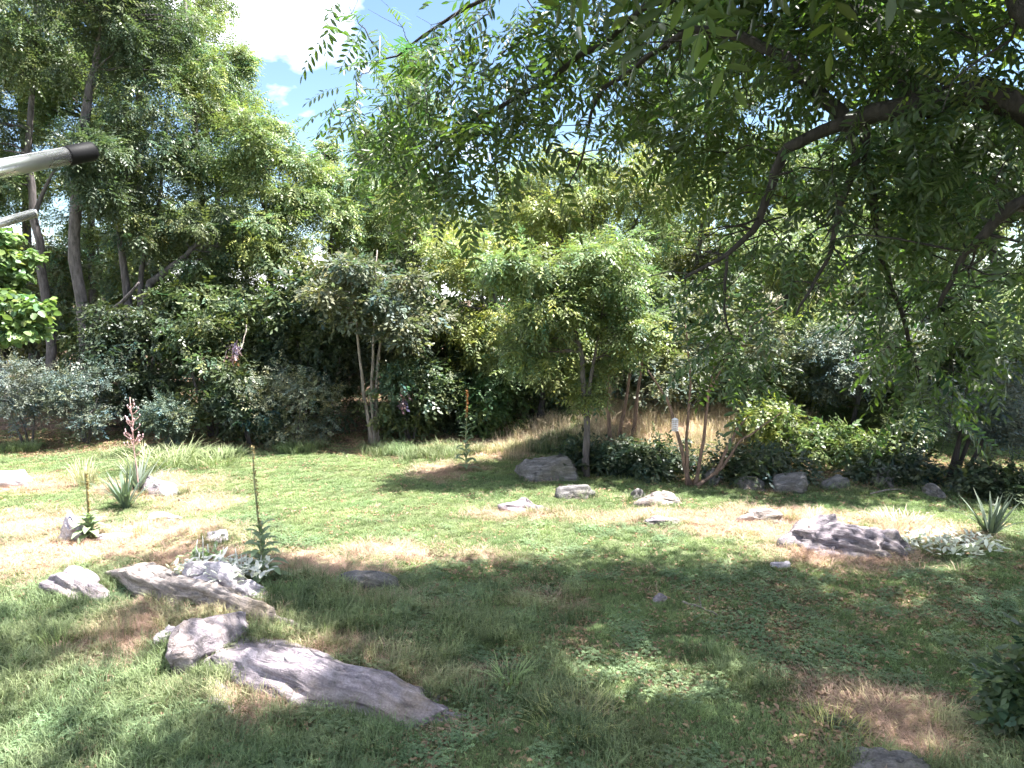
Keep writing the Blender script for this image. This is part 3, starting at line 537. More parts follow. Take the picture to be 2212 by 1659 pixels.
# --- shrubs and undergrowth along the edge
SH = [(40, 16.8, 220, 770, 930, 'olive', SIL, 'pale silvery shrub at the left edge under the large leaved tree'),
      (165, 17.2, 200, 790, 925, 'olive', (.09, .115, .09), 'silvery green shrub with arching sprays left of the dried yucca stalk'),
      (270, 18.4, 260, 640, 930, 'broad', DARK, 'dark shrub in deep shade behind the dried yucca stalk'),
      (355, 16.9, 110, 850, 950, 'olive', (.10, .135, .095), 'narrow pale green shrub right of the dried yucca stalk'),
      (450, 18.0, 230, 620, 985, 'broad', MIDG, 'mid green shrub tangled with vines below the feathery trees'),
      (535, 17.2, 170, 780, 990, 'broad', DARK, 'dark low shrub at the lawn edge left of the grey shrub'),
      (625, 17.0, 200, 790, 980, 'olive', (.15, .165, .11), 'grey green twiggy shrub left of the three slim trunks'),
      (690, 18.4, 260, 600, 970, 'broad', DARK, 'tall dark shrub behind the grey green twiggy shrub'),
      (885, 17.8, 200, 760, 960, 'broad', MIDG, 'green shrub right of the three slim pale trunks'),
      (965, 18.5, 180, 800, 950, 'broad', DARK, 'dark shrub behind the leafy mullein on the slope'),
      (1065, 18.2, 150, 800, 930, 'broad', (.07, .115, .045), 'round fresh green shrub above the dry grassy slope'),
      (1160, 19.2, 200, 740, 930, 'broad', MIDG, 'green shrub left of the ivied twin trunks'),
      (1430, 17.6, 220, 760, 930, 'broad', GREY, 'greyish shrub beyond the dry bank in the middle'),
      (1620, 17.6, 260, 720, 940, 'broad', MIDG, 'mid green shrub behind the red stemmed tree'),
      (1690, 15.4, 150, 860, 1010, 'broad', (.13, .165, .055), 'low yellow green weedy bush on the bank at right'),
      (1815, 15.3, 190, 925, 1030, 'broad', (.11, .15, .05), 'low fresh green bush below the grey green sapling'),
      (1955, 16.4, 150, 870, 1020, 'broad', MIDG, 'mid green bush left of the tall silvery shrub'),
      (2010, 18.0, 240, 640, 950, 'broad', DARK, 'dark tall shrub behind the mid green bush at right'),
      (1290, 14.7, 150, 950, 1050, 'broad', DARK, 'dark ivy mound around the slender trunk foot'),
      (1420, 14.4, 170, 955, 1050, 'broad', DARK, 'dark leafy mound between slender trunk and red stems'),
      (1640, 13.9, 190, 975, 1060, 'broad', DARK, 'dark leafy mound above the shaded stone row'),
      (1930, 14.2, 210, 985, 1070, 'broad', DARK, 'dark leafy mound left of the silvery shrub stems'),
      (2200, 12.6, 150, 1010, 1110, 'broad', DARK, 'dark leafy mound behind the yucca at right')]
for i, (x, dp, wd, y0, y1, kind, c, lab) in enumerate(SH):
    b = onx(x, dp); rng = np.random.default_rng(300 + i)
    top = at(x, y0, dp)[2] - b[2]; hw = abs(at(x + wd / 2, 800, dp)[0] - b[0])
    bot = max(0, at(x, y1, dp)[2] - b[2]) if y1 < 955 and x < 700 else 0
    stems = [[(0.1 * math.cos(a), .1 * math.sin(a), 0), (hw * .5 * math.cos(a), .4 * math.sin(a), top * .6)] for a in rng.uniform(0, 6.28, 4)]
    tree('shrub', lab, b, stems, [((0, 0, (top + bot) * .5 + top * .02), (hw, min(hw, .9), (top - bot) * .5), 1.)], kind, c, 300 + i, r0=.028, per=68, K=int(12 + 10 * hw * top / 2), cat='shrub', group=G_SHRUB, leafmat=M_OLIVE if kind == 'olive' else M_LEAF, crown='foliage', limbs=.5, flat=.7, cr=(.3, .5), size=.85)

# --- trees farther back, copies of the nearer ones
SRC = [o for o in bpy.data.objects if o.parent is None and o.name in ('forest_tree', 'forest_tree.001', 'forest_tree.002', 'forest_tree.003', 'forest_tree.004', 'locust_tree', 'locust_tree.001')]
_ = [o for o in bpy.data.objects if o.parent is None and o.name.split('.')[0] in ('forest_tree', 'locust_tree')]
FAR = [(-9.5, 27, .95), (-6.5, 30, 1.05), (-12.5, 32, 1.0), (-16.5, 29, 1.0), (-21, 33, 1.1), (-3.8, 26, .95), (-4.9, 29, 1.1), (-13.5, 26, .8), (-1.2, 29, .9), (1.0, 26, .95), (3.2, 29, 1.05), (5.4, 26, 1.0), (7.6, 29, 1.1), (9.6, 26, 1.05), (12, 28, 1.2), (15, 27, 1.2), (18, 30, 1.3), (-19, 35, .5), (22, 28, 1.2), (6.5, 34, 1.2), (0, 35, 1.0)]
rf = np.random.default_rng(9)
for i, (x, y, s) in enumerate(FAR):
    src = SRC[i % len(SRC)]; p = (x, y, tz(x, y) - .05)
    # crowns are modelled off-centre from the stem: copies turn about the stem
    copy_tree(src, 'hazy green tree far back in the wood, mostly hidden behind nearer crowns', p, rf.uniform(0, 6.28), (s, s, s * rf.uniform(.9, 1.05)), 'trees far back in the wood')
TALL = [o for o in bpy.data.objects if o.parent is None and o.name in ('tall_tree', 'tall_tree.001', 'locust_tree')]
for x, y, k, s in [(-13.2, 23.5, 0, .95), (-15.5, 22.5, 2, 1.0), (-11.9, 24.6, 2, 1.12), (-16.5, 25.5, 0, 1.1), (-13.8, 26.5, 2, 1.1), (-18.5, 24, 1, 1.0), (-10.4, 26, 2, 1.0)]:
    copy_tree(TALL[k], 'tall airy tree in the second row behind the left trunks', (x, y, tz(x, y) - .05), rf.uniform(0, 6.28), (s, s, s), 'second row of tall trees at left')
mb = MB(); rw = np.random.default_rng(10)
xs = rw.uniform(-45, 45, 420); ys = rw.uniform(24, 48, 420); hh = np.where(xs < -4, rw.uniform(.4, 3.6, 420), rw.uniform(.5, 3.6, 420))
cen = np.stack((xs, ys, terrain(xs, ys) + hh), -1); foliage(mb, cen, np.full((420, 3), 1.3) * rw.uniform(.7, 1.2, (420, 1)), 24, 'broad', MIDG, rw, size=2.6)
o = mb.build('undergrowth', M_LEAF); tag(o, 'mass of far undergrowth closing the view through the wood', 'undergrowth', kind='stuff')

# ------------------------------------------------------------------ the walnut overhead
WB = np.array((5.6, 4.6, 0)); WB[2] = tz(WB[0], WB[1])
wt = thing('walnut_tree', 'near walnut tree whose dark boughs and compound leaves hang in from the right', 'tree', WB)
rw = np.random.default_rng(21)
def wl(dx, dy, dp): return at(dx, dy, dp) - WB
wtr = MB(); fork = np.array((-.4, .3, 3.9))
wtr.tube(np.vstack((wobble((0, 0, -.1), fork, 9, .04, rw), wobble(fork, (.1, .9, 8.5), 8, .05, rw)[1:])), np.concatenate((np.linspace(.30, .22, 9), np.linspace(.2, .07, 7))), 12, rough=.06, rng=rw)
wtr.build('trunk', M_BARKDK, wt, True)
BR = [ # main boughs: path (photo x, y, depth), start radius, end radius
 ([None, (2120, 195, 4.9), (1980, 230, 5.2), (1830, 262, 5.5)], .11, .065),
 ([(1830, 262, 5.5), (1770, 200, 5.8), (1700, 125, 6.1), (1600, 78, 6.4), (1490, 62, 6.7), (1430, 105, 7.0), (1300, 190, 7.4)], .06, .02),
 ([(1830, 262, 5.5), (1700, 320, 5.7), (1660, 420, 5.8), (1640, 480, 5.8), (1570, 550, 5.9), (1480, 600, 6.0)], .05, .012),
 ([(1830, 262, 5.5), (1850, 350, 5.5), (1810, 470, 5.5), (1770, 590, 5.6), (1720, 680, 5.6)], .035, .008),
 ([(1860, 255, 5.45), (1880, 400, 5.6), (1900, 560, 5.8), (1960, 720, 6.0), (1990, 850, 6.1)], .04, .01),
 ([None, (2215, 430, 4.6), (2140, 490, 4.8), (2085, 545, 5.0), (2030, 660, 5.2)], .05, .015),
 ([(1980, 230, 5.2), (1900, 60, 6.0), (1700, -120, 7.2), (1450, -220, 8.4), (1200, -260, 9.4)], .085, .03),
 ([(1700, -120, 7.2), (1400, 10, 7.6), (1180, 180, 8.0), (960, 300, 8.4), (880, 370, 8.5)], .045, .008),
 ([(1450, -220, 8.4), (1150, -60, 9.0), (940, 60, 9.2), (800, 150, 9.3)], .04, .008),
 ([(1300, 190, 7.4), (1260, 330, 7.4), (1230, 400, 7.3)], .018, .006),
 ([(1570, 550, 5.9), (1570, 700, 5.9), (1600, 800, 5.9)], .014, .006),
 ([None, (2300, 120, 4.0), (2150, -150, 5.2), (1800, -500, 6.4), (1300, -800, 7.0)], .1, .03),
]
BN = []
for pts, r0, r1 in BR:
    P = [fork if p is None else wl(*p) for p in pts]; path = [P[0]]
    for a, c in zip(P[:-1], P[1:]): path += list(wobble(a, c, 6, .06, rw)[1:])
    path = np.array(path); rs = np.linspace(r0, r1, len(path))
    m = MB(); m.tube(path, rs, 8, rough=.07, rng=rw); BN += list(path)
    # side twigs
    for k in range(len(path) // 2):
        i = rw.integers(len(path) // 4, len(path)); e = path[i] + rw.normal(size=3) * (.35, .3, .25) + (0, 0, -.12)
        m.tube(wobble(path[i], e, 5, .1, rw), np.linspace(min(rs[i] * .4, .011), .003, 5), 4, cap=False)
    m.build('bough', M_BARKDK, wt, True)
BN = np.array(BN)
# leaf clumps: photo x, y, depth, radius in metres, number of compound leaves
CL = [(760, 30, 9.2, .5, 10), (820, 110, 9.2, .55, 20), (770, 180, 9.2, .4, 20), (790, 290, 9.0, .4, 18), (800, 350, 8.8, .45, 24), (770, 240, 9.1, .3, 12), (870, 60, 9.2, .5, 18), (900, 170, 8.8, .5, 30), (860, 240, 8.8, .4, 26), (930, 250, 8.6, .5, 40), (900, 360, 8.5, .5, 34), (860, 400, 8.4, .4, 20), (970, 320, 8.4, .45, 36), (960, 420, 8.3, .4, 20), (980, 90, 8.8, .5, 16), (1000, 190, 8.5, .5, 36),
      (1060, 30, 8.8, .5, 30), (1080, 120, 8.4, .55, 46), (1060, 230, 8.2, .5, 50), (1060, 330, 8.0, .45, 40), (1080, 420, 7.8, .4, 30), (1150, 60, 8.4, .55, 50), (1160, 170, 8.0, .5, 46), (1150, 250, 7.8, .45, 30), (1180, 330, 7.6, .35, 16), (1250, 40, 8.2, .55, 50), (1270, 140, 7.8, .5, 42), (1280, 230, 7.5, .45, 26), (1350, 60, 7.8, .55, 44), (1370, 160, 7.4, .45, 36), (1380, 250, 7.3, .4, 26), (1320, 330, 7.3, .3, 10),
      (1440, 180, 7.0, .45, 38), (1460, 260, 6.9, .4, 34), (1430, 20, 7.4, .4, 20), (1550, 250, 6.6, .45, 46), (1570, 330, 6.4, .45, 44), (1500, 330, 6.6, .4, 24), (1620, 230, 6.3, .4, 36), (1640, 320, 6.1, .4, 36), (1600, 160, 6.4, .3, 14), (1660, 50, 6.6, .35, 16), (1580, 420, 6.1, .35, 24), (1630, 560, 6.0, .35, 24), (1560, 600, 6.0, .3, 16), (1600, 690, 5.9, .3, 18), (1600, 800, 5.9, .28, 30), (1560, 770, 6, .25, 16), (1480, 640, 6.1, .25, 8), (1700, 430, 5.8, .3, 16), (1690, 500, 5.8, .3, 14),
      (1740, 120, 5.9, .4, 36), (1760, 30, 6.2, .4, 34), (1830, 130, 5.6, .4, 44), (1860, 40, 5.9, .4, 40), (1900, 180, 5.4, .4, 40), (1950, 90, 5.6, .4, 44), (2030, 60, 5.2, .4, 44), (2030, 160, 5.0, .35, 36), (2110, 90, 5.0, .35, 28), (2180, 50, 4.9, .3, 16), (2180, 200, 4.7, .35, 30), (2110, 260, 5.0, .35, 36), (2190, 320, 4.8, .35, 34), (2000, 300, 5.2, .4, 46), (1930, 330, 5.4, .4, 44), (1870, 380, 5.5, .35, 36), (2060, 360, 5.2, .4, 44), (1960, 430, 5.6, .38, 40), (1880, 490, 5.6, .35, 34), (2000, 400, 5.3, .3, 26), (2150, 400, 4.9, .35, 30), (2190, 480, 4.8, .3, 26),
      (1900, 580, 5.8, .32, 26), (1960, 640, 5.9, .35, 30), (1930, 720, 6.0, .32, 26), (1990, 780, 6.1, .34, 34), (2010, 870, 6.1, .3, 26), (2040, 700, 5.6, .35, 26), (2060, 800, 5.8, .3, 22), (2110, 620, 5.1, .3, 24), (2180, 590, 4.9, .3, 22), (1770, 620, 5.6, .25, 10), (1790, 500, 5.5, .25, 10), (1960, 520, 5.7, .3, 22), (2080, 500, 5.1, .25, 12), (2140, 700, 5.3, .3, 16)]
cen, rad, per = [], [], []
for x, y, d, r, n in CL: cen.append(wl(x, y, d)); rad.append((r, r, r * .75)); per.append(int(n * (.48 if d > 6.8 else (.66 if y < 480 else .62))))
ncl = len(cen)
# the rest of the crown, above and behind the picture's upper edge
UP = []
GAP = [(*gnd(a, c)[:2], r) for a, c, r in [(1440, 1450, .55), (1260, 1545, .48), (1890, 1540, .5), (800, 1375, .42), (330, 1520, .45), (90, 1480, .4), (60, 1620, .35), (1060, 1600, .2), (780, 1470, .2), (560, 1400, .2), (1560, 1395, .1), (450, 1580, .2), (1900, 1300, .1)]]  # ground spots kept sunlit by openings shaped into the upper crown
_t = 0
while len(UP) < 185 and _t < 40000:                 # upper crown shaped from the ground it is to shade
    _t += 1
    gx_, gy_ = rw.uniform(-6.5, 7.5), rw.uniform(3.2, 10.3); lim = 9.35 + .12 * max(gx_ - 2, 0) + .12 * math.sin(gx_ * 2.1) - .5 * max(-1.2 - gx_, 0)
    if gy_ > lim - .45: continue
    if gx_ < -2.2 and (rw.random() < .42 or gy_ > 7.4): continue
    if any((gx_ - a) ** 2 + (gy_ - c) ** 2 < (r + .38) ** 2 for a, c, r in GAP): continue
    z = rw.uniform(5.8, 9.2); p = np.array((gx_, gy_, 0)) + S / S[2] * z
    rel = p - CAM
    if rel[1] > 1:                                  # the gap of open sky stays open
        sx = 1106 + rel[0] / rel[1] * F * 2.16; sy = 648 - rel[2] / rel[1] * F * 2.16
        mg_ = 1.0 / rel[1] * 1598
        if sy > -mg_ - 20 and sx - mg_ < 760: continue
        if sy > 130: continue
    if any(np.linalg.norm(p - WB - q) < .42 for q in UP): continue
    UP.append(p - WB)
for p in UP: cen.append(p); rad.append(rw.uniform(.5, .7) * np.array((1, 1, .6))); per.append(26)
cen = np.array(cen); rad = np.array(rad); per = np.array(per)
tw = MB()
for q in cen[np.argsort([np.min(np.linalg.norm(BN - q, axis=1)) for q in cen])]:     # grow outwards, each twig from the nearest wood
    d = np.linalg.norm(BN - q, axis=1); i = int(np.argmin(d)); r = min(.028, .004 + .011 * d[i]); P = wobble(BN[i], q, 9, .10, rw, .05)
    tw.tube(P, np.linspace(r, .004, 9), 5, cap=False); BN = np.vstack((BN, P[2:]))
    for k in range(3): tw.tube(wobble(q, q + rw.normal(size=3) * .28, 4, .08, rw), np.linspace(.004, .002, 4), 3, cap=False)
o = tw.build('twigs', M_BARKDK, wt); o['kind'] = 'stuff'
WC = np.array((.058, .086, .042))
# the 300 nearest compound leaves are single pieces
order = np.argsort([c[2] for c in CL])
LEAFM = []
for k in range(4):
    for s in (.8, 1.15):
        tv, tq, ts = SPR['walnut'][k]; me = mesh_np('compound_leaf', tv, tq, None, WC[None] * s * ts[:, None]); me.materials.append(M_WALNUT); LEAFM.append(me)
single = 0
rl = np.random.default_rng(22)
for ci in order:
    if single >= 300: break
    n = min(8, int(per[ci]), 300 - single); per[ci] -= n
    u = rl.normal(size=(n, 3)); u /= np.linalg.norm(u, axis=1)[:, None]; pos = cen[ci] + u * rad[ci] * rl.uniform(.5, 1.05, (n, 1))
    rot = frames(u * (1, 1, .4) + rl.normal(size=(n, 3)) * .5 + (0, 0, -.35), np.array((0, 0, 1.)) + rl.normal(size=(n, 3)) * .35)
    for k in range(n):
        o = link('compound_leaf', LEAFM[rl.integers(0, 8)], wt); o.location = pos[k]
        o.rotation_euler = Matrix(rot[k].tolist()).to_euler(); s = rl.uniform(.62, .85); o.scale = (s, s, s); single += 1
fm = MB()
CD = np.array([c[2] for c in CL])
for lo_, hi_, sz_ in ((0, 5.4, .70), (5.4, 6.2, .78), (6.2, 7.6, .92), (7.6, 20, 1.1)):
    m_ = np.where((CD >= lo_) & (CD < hi_))[0]; foliage(fm, cen[m_], rad[m_], np.maximum(per[m_], 0), 'walnut', WC, rw, size=sz_, var=.28, warm=.12, droop=.35, shell=.2)
foliage(fm, cen[ncl:], rad[ncl:], per[ncl:], 'walnut', WC, rw, size=1.62, var=.28, warm=.12, droop=.2, shell=.1)
o = fm.build('foliage', M_WALNUT, wt); o['kind'] = 'stuff'

# ------------------------------------------------------------------ herbs
def blades(mb, n, r, h, wd, col, rng, bend=.4, spread=.5, tipcol=None):
    for i in range(n):
        a = rng.uniform(0, 6.283); rr = r * rng.random() ** .5; p = np.array((rr * math.cos(a), rr * math.sin(a), 0)); L_ = h * rng.uniform(.6, 1.1)
        a2 = a + rng.normal(0, .5); d = np.array((math.cos(a2), math.sin(a2), 0)); sp = spread * rng.uniform(.2, 1.2); bd = bend * rng.uniform(.3, 1.4)
        t = np.linspace(0, 1, 5)[:, None]; P = p + d * (L_ * (sp * t + bd * t ** 2.2)) + np.array((0, 0, 1)) * (L_ * (t * (1 - .25 * sp) - bd * .55 * t ** 2.6))
        s = np.cross(d, (0, 0, 1)); wv = wd * np.array((.6, 1, .9, .6, .05))[:, None] * rng.uniform(.7, 1.2)
        V = np.stack((P - s * wv / 2, P + s * wv / 2), 1).reshape(-1, 3); Qb = np.array([(2 * k, 2 * k + 1, 2 * k + 3, 2 * k + 2) for k in range(4)])
        c = np.asarray(col) * rng.uniform(.75, 1.25); c = np.repeat(c[None], 10, 0)
        if tipcol is not None: c = c * (1 - np.repeat(t, 2, 0)) + np.asarray(tipcol) * np.repeat(t, 2, 0)
        mb.add(V, Qb, None, c)
def mullein(label, p, h, seed, leaf_top=.5, spike_r=.017, spike_col=(.32, .24, .10), lean=0, lsz=.24, bigbase=1.15):
    rng = np.random.default_rng(seed); t = thing('mullein_plant', label, 'plant', p, 'mullein plants in the open')
    st = MB(); P = wobble((0, 0, -.02), (lean, 0, h), 9, .02, rng); st.tube(P, np.linspace(.016, .007, 9), 6, col=(.22, .24, .13)); st.build('stem', M_STRAW, t, True)
    sp = MB()
    for k in range(220):
        f = leaf_top + (1 - leaf_top) * rng.random() ** .9; q = P[0] + (P[-1] - P[0]) * f; a = rng.uniform(0, 6.28); r = spike_r * rng.uniform(.6, 1.2)
        v, qd = diamond(.03, .022); v = roty(v, -rng.uniform(.2, 1.1)); v = rotz(v, a); sp.add(v * 1.0 + q + np.array((math.cos(a), math.sin(a), 0)) * r * .4, qd, None, np.array(spike_col) * rng.uniform(.5, 1.4))
    sp.build('flower_spike', M_STRAW, t)
    n = 30
    for k in range(n):
        f = (k / n) ** .9; a = k * 2.4 + rng.uniform(-.3, .3); L_ = lsz * (1.25 * bigbase - .85 * f) * rng.uniform(.85, 1.1); wd = L_ * .34
        tt = np.linspace(0, 1, 5); up = .75 + .3 * f - .25 * rng.random(); el = up - 1.5 * tt * (1 - .3 * f)
        rr = np.concatenate(([0], np.cumsum(np.cos((el[1:] + el[:-1]) / 2) * L_ / 4))); zz = np.concatenate(([0], np.cumsum(np.sin((el[1:] + el[:-1]) / 2) * L_ / 4)))
        ww = wd * np.array((.25, .75, 1, .72, .05)) / 2
        V = []
        for i in range(5): V += [(rr[i], -ww[i], zz[i] + .25 * ww[i]), (rr[i], 0, zz[i]), (rr[i], ww[i], zz[i] + .25 * ww[i])]
        V = rotz(np.array(V), a); Qb = np.array([(3 * i + j, 3 * i + j + 1, 3 * i + j + 4, 3 * i + j + 3) for i in range(4) for j in range(2)])
        m = MB(); z0 = .02 + f * leaf_top * h; m.add(V, Qb, None, np.array((.20, .26, .15)) * rng.uniform(.75, 1.2)); o = m.build('leaf', M_PLANT, t, True); o.location = (lean * z0 / h, 0, z0)
    FOOT.append((p[0], p[1], .05, .05, 0)); return t
mullein('tall mullein with a thin bare spike beside the pale broken rock', gnd(572, 1256), 1.56, 401, bigbase=1.3, leaf_top=.40, lean=-.08, spike_col=(.42, .33, .16))
mullein('leafy mullein with orange tip standing on the dry slope', gnd(1006, 1018), 1.62, 402, leaf_top=.66, spike_col=(.55, .26, .11), lean=.04, spike_r=.02, lsz=.26)
mullein('small dark mullein with a faint stalk beside the wedge rock', gnd(196, 1165), .95, 403, leaf_top=.34, spike_r=.008, lsz=.26)
def yucca(label, p, n, h, seed, c=(.085, .125, .095), tip=(.13, .17, .125)):
    rng = np.random.default_rng(seed); t = thing('yucca_plant', label, 'plant', p, 'yucca plants'); 
    for k in range(n):
        m = MB(); blades(m, 1, .05, h, .045, c, rng, bend=.12 if k % 4 else .5, spread=.55, tipcol=tip); m.build('leaf', M_PLANT, t)
    FOOT.append((p[0], p[1], .12, .12, 0)); return t
yucca('dark green yucca in front of the pale slab at left', gnd(272, 1098), 44, .80, 411)
yA = yucca('pale blue green yucca carrying the dried flower stalk', gnd(300, 1062), 44, .74, 412, (.15, .19, .16), (.24, .27, .23))
st = MB(); rng = np.random.default_rng(413); hs = at(286, 858, gnd(300, 1062)[1])[2] - gnd(300, 1062)[2]; P = wobble((0, 0, 0), (-.06, 0, hs), 10, .02, rng)
st.tube(P, np.linspace(.014, .006, 10), 6, col=(.40, .26, .24))
for k in range(34):
    f = rng.uniform(.36, .93); q = P[0] + (P[-1] - P[0]) * f; a = rng.uniform(0, 6.28); ln = .19 * (1.15 - f) * rng.uniform(.6, 1.3) + .03; e = q + np.array((math.cos(a) * ln, math.sin(a) * ln, ln * .8))
    st.tube(np.array((q, (q + e) / 2 + (0, 0, -.01), e)), (.005, .004, .003), 4, col=(.40, .24, .24)); cap = e
    st.tube(np.array((cap, cap + (0, 0, .022), cap + (0, 0, .045))), (.006, .013, .003), 6, col=np.array((.55, .38, .40)) * rng.uniform(.6, 1.2))
st.build('flower_stalk', M_STRAW, yA)
yucca('yucca with stiff upright leaves at the right edge', gnd(2140, 1158), 40, .70, 414, (.085, .115, .085), (.13, .16, .12))
def tuft(name, label, p, n, r, h, wd, c, tip, seed, bend=.5, spread=.5, group='grass tufts', mat=None):
    rng = np.random.default_rng(seed); m = MB(); blades(m, n, r, h, wd, c, rng, bend, spread, tip); o = m.build(name, mat or M_PLANT); o.location = p; tag(o, label, 'grass', group); return o
tuft('grass_tuft', 'pale tall grass tuft left of the dried yucca stalk', gnd(185, 1050), 90, .16, .62, .012, (.32, .33, .20), (.55, .50, .36), 421, bend=.25, spread=.3)
tuft('grass_tuft', 'arching green grass clump right of the dried yucca stalk', gnd(380, 1010), 130, .45, .75, .014, (.15, .20, .09), (.30, .33, .18), 422, bend=.9, spread=.35)
tuft('grass_tuft', 'arching grass clump behind the yucca pair', gnd(315, 1015), 100, .4, .7, .014, (.17, .21, .11), (.36, .36, .22), 423, bend=.9, spread=.35)
tuft('grass_tuft', 'low weedy grass clump at lawn edge below the mid green shrub', gnd(470, 1005), 120, .5, .5, .012, (.14, .19, .08), (.28, .31, .16), 424, bend=.6)
tuft('grass_tuft', 'reddish dry grass tuft left of the big cracked boulder', gnd(1762, 1135), 60, .10, .36, .010, (.42, .27, .21), (.60, .42, .34), 425, bend=.35, spread=.35)
tuft('grass_tuft', 'pinkish dry grass tuft behind the big cracked boulder', gnd(1945, 1135), 110, .35, .30, .010, (.45, .34, .28), (.62, .48, .42), 426, bend=.5)
tuft('grass_tuft', 'dark blade tuft in the near grass at left', gnd(125, 1400), 60, .16, .30, .008, (.12, .17, .06), (.20, .24, .10), 427, bend=.3, spread=.35)
tuft('grass_tuft', 'fresh bright grass tuft in the near shade', gnd(1100, 1480), 50, .10, .28, .010, (.17, .25, .09), (.28, .36, .16), 428, bend=.5)
tuft('grass_tuft', 'sunlit grass tuft in the near dapple of light', gnd(1240, 1560), 160, .32, .2, .007, (.24, .28, .10), (.45, .43, .2), 429, bend=.5)
tuft('grass_tuft', 'sunlit straw tuft near the flat blue grey rock', gnd(1890, 1545), 140, .30, .17, .006, (.42, .33, .19), (.55, .45, .28), 430, bend=.7)
tuft('grass_tuft', 'yellow grass tuft just below the sunlit straw tuft', gnd(1790, 1580), 120, .26, .16, .006, (.30, .31, .10), (.45, .43, .18), 431, bend=.4)
def silver(label, p, n, r, seed, c=(.50, .52, .46)):
    rng = np.random.default_rng(seed); t = thing('silvery_plant', label, 'plant', p, 'silvery leaved plants')
    m = MB()
    for k in range(n):
        a = rng.uniform(0, 6.28); rr = r * rng.random() ** .5; v, q = leaflet(.12 * rng.uniform(.6, 1.2), .05); v = roty(v, -rng.uniform(-.2, 1.0)); v = rotz(v, rng.uniform(0, 6.28)); m.add(v + (rr * math.cos(a), rr * math.sin(a) * .7, rng.uniform(.02, .12)), q, None, np.array(c) * rng.uniform(.7, 1.2))
    m.build('leaves', M_PLANT, t)['kind'] = 'stuff'
    s = MB()
    for k in range(6): a = rng.uniform(0, 6.28); rr = r * .7 * rng.random(); q = np.array((rr * math.cos(a), rr * math.sin(a), 0)); s.tube(wobble(q, q + (rng.uniform(-.05, .05), 0, rng.uniform(.15, .34)), 4, .05, rng), (.006, .006, .007, .005), 5, col=(.5, .5, .46))
    s.build('stems', M_STRAW, t); return t
silver('white woolly leaved plant spilling over the pale broken rock', gnd(440, 1272) + (0, .15, .10), 190, .48, 441, (.62, .62, .58)); silver('second woolly leaved plant below the tall mullein', gnd(515, 1280) + (0, .1, .14), 130, .36, 442, (.66, .66, .62))
silver('low silvery plant mat right of the big cracked boulder', gnd(2050, 1185), 300, .7, 443, (.52, .54, .48))
silver('small green leaved plant in the meadow above the narrow ledge', gnd(440, 1215), 60, .26, 444, (.22, .29, .15))
# dark near bush cut by the lower right corner
b = gnd(2300, 1640)
tree('shrub', 'near dark leafy bush cut by the lower right corner', b, [[(0, 0, 0), (0, .1, .8)], [(0, 0, 0), (-.15, 0, .6)]], [((0.05, .2, .45), (.30, .4, .5), 1.)], 'broad', (.06, .10, .05), 445, r0=.02, per=34, K=14, cat='shrub', group=G_SHRUB, crown='foliage', size=.75)
# dead brown sprays caught in the wood edge
for i, (x, y, dp, lab) in enumerate([(500, 752, 16.9, 'dead purplish leaf spray hanging among the vines'), (872, 850, 16.9, 'dead purple brown branch right of the slim pale trunks')]):
    rng = np.random.default_rng(500 + i); p = at(x, y, dp); t = thing('dead_branch', lab, 'branch', p, 'dead sprays in the wood edge')
    m = MB(); e = np.array((rng.uniform(-.3, .3), .9, .5)); m.tube(wobble(e, (0, 0, -.25), 7, .08, rng), np.linspace(.015, .005, 7), 5); m.build('stem', M_BARKPALE, t)
    m = MB(); foliage(m, np.array([(0, 0, 0), (.05, 0, -.14), (.08, .1, .12)]), np.full((3, 3), .11), 6, 'broad', (.16, .10, .12), rng, size=.7, droop=.9); m.build('dead_leaves', M_LEAF, t)
# bird feeder
p = at(1458, 918, gnd(1492, 1050)[1] - .12); t = thing('bird_feeder', 'small white wire suet feeder hanging in the red stemmed tree', 'bird feeder', p)
m = MB()
for k in range(7):
    a = np.linspace(0, 6.283, 17); z = -.10 + .033 * k; m.tube(np.stack((.055 * np.cos(a), .055 * np.sin(a), 0 * a + z), -1), .007, 5, cap=False)
for k in range(6): a = k * 1.047; m.tube(np.array(((.055 * math.cos(a), .055 * math.sin(a), -.10), (.055 * math.cos(a), .055 * math.sin(a), .10))), .004, 4)
m.build('cage', M_WIRE, t)
m = MB(); m.tube(np.array(((0, 0, -.098), (0, 0, -.05), (0, 0, .05), (0, 0, .09))), (.035, .042, .042, .036), 12); m.build('seed_cake', M_SUET, t, True)
m = MB(); m.tube(np.array(((0, 0, .098), (0, 0, .11), (0, 0, .13))), (.066, .05, .01), 14); m.build('lid', M_WIRE, t, True)
m = MB(); m.tube(np.array(((0, 0, .12), (.02, 0, .3), (0.03, 0, .42))), .003, 4); m.build('hanger', M_BLACK, t)

# ------------------------------------------------------------------ metal poles at left
def pole(name, label, p0, p1, r, capL=None):
    t = thing(name, label, 'pole', p0); a = np.array((0., 0, 0)); bb = np.asarray(p1) - np.asarray(p0); d = bb / np.linalg.norm(bb)
    m = MB(); e = bb - d * (capL * .6 if capL else 0); m.tube(np.array((a, e * .5, e)), r, 32); m.build('tube', M_CHROME, t, True)
    if capL:
        m = MB(); s = bb - d * capL; m.tube(np.array((s, s + d * .002, bb - d * .004, bb)), (r * 1.02, r * 1.12, r * 1.12, r * 1.04), 32); c = m.build('end_cap', M_BLACK, t, True)
        m = MB(); m.tube(np.array((bb - d * .001, bb + d * .002)), (r * .9, r * .88), 32); m.build('end_face', M_BLACK, c, True)
    else:
        m = MB(); m.tube(np.array((bb, bb + d * .004)), (r * 1.01, r * .8), 20); m.build('end_cap', M_CHROME, t, True)
    return t
pole('metal_pole', 'shiny aluminium pole with black end cap jutting in at left', at(-420, 445, .95), at(200, 326, 1.30), .0142, .050)
